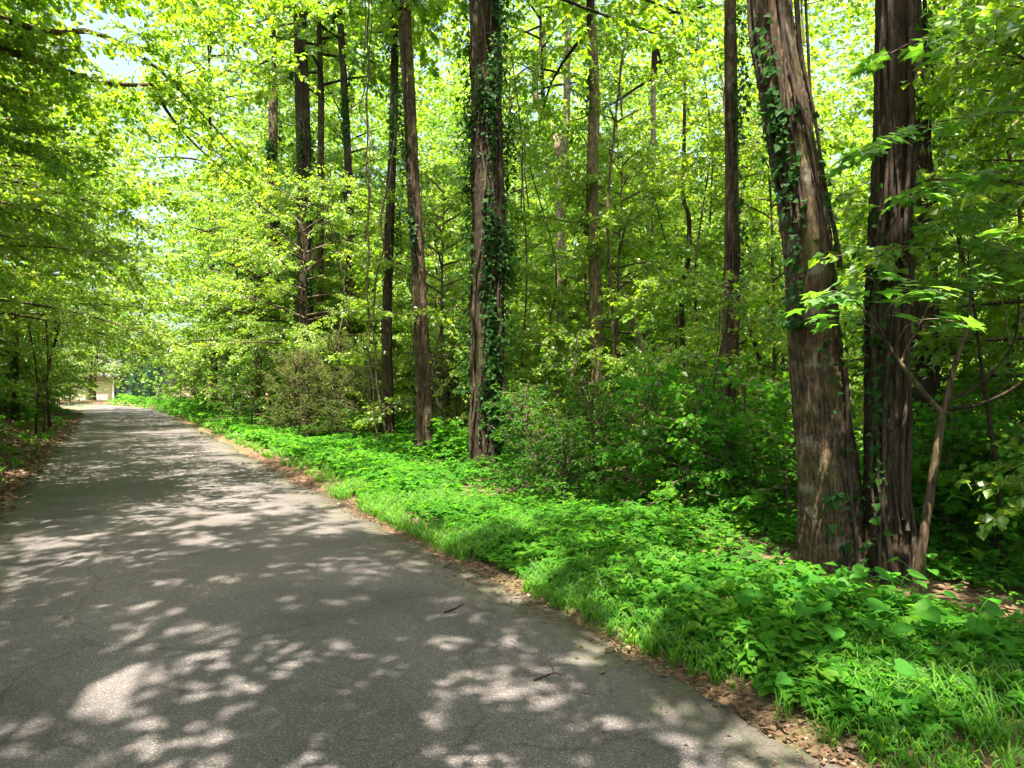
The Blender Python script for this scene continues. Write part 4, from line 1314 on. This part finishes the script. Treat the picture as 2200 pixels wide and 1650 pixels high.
m5 = cover("sunlit_weeds", rng, 7000, 36, 62, lambda n, s: ROAD_R - .2 + 5.0 * rng.random(n), .13, .7, M_GRASS,
           "sunlit tall weeds where the lane bends out of the trees", "weeds", thr=.3, ph=.5)
m6 = cover("ivy_patch", rng, 1400, -.5, 12, lambda n, s: ROAD_R + .6 + 2.5 * rng.random(n), .06, .09, M_IVY,
           "dark glossy ivy leaves scattered through the verge", "ivy", template=T_IVY, trif=False, thr=.5, ph=4.)


m7 = cover("clover_weeds", rng, 7000, -.8, 12, lambda n, s: ROAD_R + .25 + 2.6 * rng.random(n) ** 1.3, .034, .16, M_GRASS,
           "small yellow-green weeds mixed through the verge", "weeds", thr=.55, ph=5.)
m8 = cover("tall_weeds", rng, 2000, -.5, 16, lambda n, s: ROAD_R + .7 + 2.6 * rng.random(n), .07, .34, M_COVER,
           "taller loose weeds standing above the verge carpet", "weeds", template=T_RHOMB, thr=.62, ph=6.)


def grass(name, rng, n, s0, s1, tf, hmax, label, spow=1.0, thr=.4, ph=0., wid=.0035):
    x, y, s, t_ = strip_points(rng, n, s0, s1, tf, spow)
    k = (patch(x, y, 1.7, ph) + rng.normal(0, .08, n) > thr)
    x, y, s = x[k], y[k], s[k]
    # tufts
    m = len(x); tuft = 9
    ix = np.repeat(np.arange(m), tuft)
    M_ = len(ix)
    a = rng.uniform(0, 6.28, M_)
    g = np.stack([x[ix] + rng.normal(0, .02, M_), y[ix] + rng.normal(0, .02, M_), np.zeros(M_)], -1)
    g[:, 2] = ground_z(g[:, 0], g[:, 1])
    h = hmax * rng.uniform(.4, 1.1, M_) * rng.uniform(.6, 1.1, m)[ix]
    le = rng.uniform(.2, .95, M_)
    d = np.stack([np.cos(a), np.sin(a), np.zeros(M_)], -1)
    sd = np.stack([-np.sin(a), np.cos(a), np.zeros(M_)], -1)
    w = (wid * rng.uniform(.6, 1.3, M_) * (1 + np.maximum(s[ix] - 6, 0) / 10))[:, None]
    p1 = g + d * (h * le * .3)[:, None] + np.array([0, 0, 1]) * (h * .55)[:, None]
    p2 = g + d * (h * le * .75)[:, None] + np.array([0, 0, 1]) * (h * .85)[:, None]
    p3 = g + d * (h * le * 1.2)[:, None] + np.array([0, 0, 1]) * (h * (.95 - .35 * le))[:, None]
    V = np.stack([g - sd * w, g + sd * w, p1 - sd * w, p1 + sd * w, p2 - sd * w * .7, p2 + sd * w * .7, p3], 1)
    mb = MB()
    b = (np.arange(M_) * 7)[:, None]
    tint = np.clip(rng.normal(.5, .2, M_), 0, 1)
    mb.add(V.reshape(-1, 3), np.concatenate([b + [[0, 1, 3, 2]], b + [[2, 3, 5, 4]]]), 0, np.concatenate([tint, tint]))
    mb2v = mb
    mb.add(V.reshape(-1, 3), b + [[4, 5, 6]], 0, tint)
    o = part(name, mb.build(name, [M_GRASS]), None)
    tag(o, label, "grass", kind="stuff")


grass("grass", rng, 4200, -1.4, 10, lambda n, s: ROAD_R + .08 + 1.1 * rng.random(n) ** 1.2, .19, "tufts of thin grass edging the asphalt near the viewer", thr=.36)
grass("grass", rng, 900, -1.5, 4.5, lambda n, s: ROAD_R + .1 + .5 * rng.random(n), .13, "short grass at the asphalt's near corner", thr=.1, ph=3.)
grass("grass", rng, 1500, 10, 40, lambda n, s: ROAD_R + .2 + 1.2 * rng.random(n), .2, "green grass edging the lane farther off", thr=.3, ph=2.)
grass("grass", rng, 600, 7, 44, lambda n, s: ROAD_L - .3 - 1.1 * rng.random(n), .18, "patches of grass along the leaf-strewn bank", thr=.6, ph=1.)


def litter(name, rng, n, s0, s1, tf, size, label, spow=1., lift=.012, on_road=False, mat_=None, template=T_BROAD, cat="leaf litter"):
    x, y, s, t_ = strip_points(rng, n, s0, s1, tf, spow)
    z = ground_z(x, y)
    road = (t_ > ROAD_L - .05) & (t_ < ROAD_R + .05)
    cc = (t_ - ROAD_L) / (ROAD_R - ROAD_L)
    zr = .02 * (1 - (2 * cc - 1) ** 2) + .006 * np.sin(x * .9 + y * .7) + .004
    z = np.where(road, np.maximum(zr, z), z) + .006 + lift * rng.random(n)
    a = rng.uniform(0, 6.28, n)
    A = np.stack([np.cos(a), np.sin(a), rng.normal(0, .18, n)], -1)
    N = np.array([0, 0, 1.]) + rng.normal(0, .28, (n, 3))
    mb = MB()
    add_leaves(mb, np.stack([x, y, z], -1), A, N, size * rng.uniform(.4, 1.2, n), np.clip(rng.normal(.5, .25, n), 0, 1), template)
    o = part(name, mb.build(name, [mat_ or M_LITTER]), None)
    tag(o, label, cat, kind="stuff")


T_STRAW = (np.array([[0, 0, 0], [.5, .018, .02], [1, 0, 0], [.5, -.018, .02]]), np.array([[0, 2, 1], [0, 3, 2]]))
litter("leaf_litter", rng, 6500, -1.6, 14, lambda n, s: ROAD_R + .06 + .09 * np.sin(s * 2.1) + .06 * np.sin(s * 5.3 + 1) + rng.normal(0, .09, n) * (1 + .6 * np.sin(s * 1.3 + 2)) + .3 * rng.random(n) ** 2, .03, "brown leaf litter along the asphalt's verge edge")
litter("twig_litter", rng, 9000, -1.6, 16, lambda n, s: ROAD_R + .08 + rng.normal(0, .17, n), .10, "fine dry straw and stalks along the asphalt's verge edge", template=T_STRAW, cat="twig litter")
litter("leaf_litter", rng, 26000, 4, 44, lambda n, s: ROAD_L - .1 + rng.normal(0, .12, n) - 5.0 * rng.random(n) ** 1.3, .085, "brown fallen leaves covering the bank", lift=.03)
litter("leaf_litter", rng, 14000, -1, 30, lambda n, s: ROAD_R + .6 + 12 * rng.random(n), .08, "brown fallen leaves on the shaded forest floor", lift=.02)
litter("leaf_crumbs", rng, 700, -1, 22, lambda n, s: ROAD_R - .25 - 1.0 * rng.random(n) ** 2, .02, "leaf crumbs strewn on the asphalt near its edge", lift=.002)


# single things lying on the road
def road_z(x, y):
    s, t_ = ST(x, y)
    cc = (t_ - ROAD_L) / (ROAD_R - ROAD_L)
    return .02 * (1 - (2 * cc - 1) ** 2) + .006 * math.sin(x * .9 + y * .7) + .004


def on_ground(px, py):
    d = CAM_H * F / (py - 825)
    x, y = (px - 1100) / F * d, d
    s, t_ = ST(x, y)
    return np.array([x, y, road_z(x, y) if t_ < ROAD_R else gz(x, y)])


for lab, main, forks in [
        ("forked grey twig lying alone on the shaded asphalt", [(1148, 1472), (1172, 1462), (1190, 1455), (1205, 1458)], [[(1190, 1455), (1184, 1440), (1176, 1430)]]),
        ("short dark twig lying in a sun patch on the asphalt", [(955, 1323), (975, 1316), (988, 1308), (995, 1302)], [[(975, 1316), (965, 1318), (958, 1318)]]),
        ("long pale stick along the asphalt's crumbling edge", [(1325, 1396), (1360, 1405), (1400, 1413), (1440, 1424), (1468, 1436)], [[(1400, 1413), (1430, 1414), (1455, 1420)]]),
        ("thin stick at the asphalt's corner among pine straw", [(1530, 1521), (1570, 1524), (1610, 1533), (1660, 1548)], [])]:
    pts = [on_ground(*q) + [0, 0, .008] for q in main]
    b = pts[0].copy()
    mb = MB()
    add_tube(mb, spline(np.array(pts) - b, 14), np.linspace(.0055, .003, 14), 6, 0, cap=True)
    for f in forks:
        add_tube(mb, spline(np.array([on_ground(*q) + [0, 0, .012] for q in f]) - b, 8), np.linspace(.003, .0015, 8), 5, 0, cap=True)
    tag(part("fallen_twig", mb.build("fallen_twig", [M_VINE]), None, tuple(b)), lab, "twig")
CURL = (np.array([[0, 0, .03], [.1, .22, .16], [.5, .34, .2], [.85, .18, .12], [1, 0, .1], [.85, -.18, .14], [.5, -.34, .24], [.1, -.22, .16], [.5, 0, 0]]),
        np.array([[0, 8, 2, 1], [8, 4, 3, 2], [0, 7, 6, 8], [8, 6, 5, 4]]))
for lab, px, py, sz, a, ti in [("curled tan leaf lying on the shaded asphalt", 1288, 1455, .05, .8, .8), ("small orange leaf on the asphalt near the verge", 1174, 1341, .04, 2.2, .7),
                               ("small tan leaf between the forked twig and the verge", 1283, 1416, .03, 4., .85), ("yellowish leaf at the asphalt edge past the sun patches", 1022, 1256, .05, 1., .95),
                               ("brown dead leaf at the asphalt's corner", 1850, 1620, .07, 2.5, .55)]:
    p = on_ground(px, py)
    tag(part("fallen_leaf", leaf_obj_mesh("fallen_leaf", CURL, M_LITTER, ti), None, (p[0], p[1], p[2] + .003), (0, 0, a), sz), lab, "leaf")

# ------------------------------------------------------------------ clearing at the end of the lane: house, twin tree, conifers
hx, hy = at(175, 825, 72)[:2]
hz = gz(hx, hy)
t = thing("house", (hx, hy, hz), "beige single-storey house with white corner board at the end of the lane", "house", rz=math.radians(18))


def box(mb, x0, x1, y0, y1, z0, z1, mat=0):
    v = [[x0, y0, z0], [x1, y0, z0], [x1, y1, z0], [x0, y1, z0], [x0, y0, z1], [x1, y0, z1], [x1, y1, z1], [x0, y1, z1]]
    mb.add(v, [[0, 3, 2, 1], [4, 5, 6, 7], [0, 1, 5, 4], [1, 2, 6, 5], [2, 3, 7, 6], [3, 0, 4, 7]], mat)


def boxpart(name, dims, mat_, parent):
    mb = MB(); box(mb, *dims)
    return part(name, mb.build(name, [mat_]), parent)


boxpart("wall", (-9, 3, 0, 8, -.3, 2.7), M_SIDING, t)
for k in range(13):
    boxpart("siding_board", (-9, 2.9, -.03, -.003, .05 + k * .2, .05 + k * .2 + .185), M_SIDING, t)
boxpart("corner_board", (2.9, 3.04, -.06, .1, -.3, 2.7), M_TRIM, t)
boxpart("foundation", (-9.1, 3.06, -.08, 8.1, -.4, .04), M_ROOF, t)
mb = MB()
mb.add([[-9.5, -.6, 2.65], [3.6, -.6, 2.65], [3.6, 4, 4.6], [-9.5, 4, 4.6], [3.6, 8.6, 2.65], [-9.5, 8.6, 2.65],
        [-9.5, -.6, 2.5], [3.6, -.6, 2.5], [3.6, 8.6, 2.5], [-9.5, 8.6, 2.5]],
       [[0, 1, 2, 3], [3, 2, 4, 5], [6, 7, 1, 0], [5, 4, 8, 9]])
mb.add([[3.55, -.6, 2.6], [3.55, 8.6, 2.6], [3.55, 4, 4.55]], [[0, 1, 2]], 1)
part("roof", mb.build("roof", [M_ROOF, M_SIDING]), t)
for wx in (-6.5, -2.6):
    w = boxpart("window", (wx, wx + 1.2, -.05, -.03 - .004, 1.0, 2.2), M_GLASS, t)
    for d in [(wx - .1, wx, -.08, -.032, .9, 2.3), (wx + 1.2, wx + 1.3, -.08, -.032, .9, 2.3), (wx, wx + 1.2, -.08, -.032, 2.2, 2.3), (wx, wx + 1.2, -.08, -.032, .9, 1.0)]:
        boxpart("frame", d, M_TRIM, w)

base = np.array([*at(196, 825, 63)[:2], 0]); base[2] = gz(base[0], base[1]) - .1
t = thing("twin_tree", tuple(base), "twin-trunked tree standing in front of the beige house", "tree")
part("trunk", trunk_mesh("trunk", [[-.2, 0, 0, .2], [-.22, 0, 2, .18], [-.5, 0, 5, .14]], M_BARK, 14, 24, .05, 7, .2, 51)[0], t)
part("trunk", trunk_mesh("trunk", [[.22, 0, 0, .19], [.26, 0, 2, .17], [.6, 0, 5, .12]], M_BARK, 14, 24, .05, 7, .2, 52)[0], t)
part("crown", CANOPY[0], t, (0, 0, 1.7), (0, 0, 0), .9)


def conifer_mesh(name, seed, h, r, n):
    rng = np.random.default_rng(seed)
    mb = MB()
    add_tube(mb, [[0, 0, 0], [0, 0, h * .5], [0, 0, h]], [.16, .1, .01], 6, 1)
    f = rng.random(n) ** 1.25
    z = .2 + f * (h - .25)
    a = rng.uniform(0, 6.28, n)
    ri = r * (1 - f) ** .8 * (.75 + .25 * np.sin(a * 5 + z * 3)) * np.sqrt(rng.uniform(.25, 1, n))
    P = np.stack([ri * np.cos(a), ri * np.sin(a), z], -1)
    A = np.stack([np.cos(a), np.sin(a), .5 + rng.normal(0, .3, n)], -1)
    N = rng.normal(0, .6, (n, 3)) + [0, 0, .8]
    add_leaves(mb, P, A, N, rng.uniform(.15, .32, n), np.clip(rng.normal(.5, .2, n), 0, 1), T_LONG)
    return mb.build(name, [M_CONIFER, M_BARK_DARK])


CON = [conifer_mesh("conifer_crown", 5, 9, 1.7, 9000), conifer_mesh("conifer_crown", 6, 8, 1.5, 8000)]
for k, (px, d, sc, lab) in enumerate([(275, 74, .75, "blue-green conifer at the clearing, closest to the house"), (305, 70, 1.0, "tallest blue-green conifer at the end of the lane"),
                                      (332, 68, .85, "blue-green conifer partly hidden by the bend's foliage"), (255, 84, .8, "pale distant conifer behind the others")]):
    x, y = at(px, 825, d)[:2]
    t = thing("conifer", (x, y, gz(x, y) - .1), lab, "tree")
    part("crown", CON[k % 2], t, (0, 0, 0), (0, 0, k), sc)
mb = MB()
x, y = at(245, 825, 66)[:2]
tot = sum(len(o.data.polygons) for o in bpy.data.objects if o.type == 'MESH')
uniq = sum(len(p.vertices) - 2 for me in bpy.data.meshes for p in []) or sum(len(me.loops) - 2 * len(me.polygons) for me in bpy.data.meshes)
print("OBJECTS", len(bpy.data.objects), "FACES drawn", tot, "unique tris", uniq)
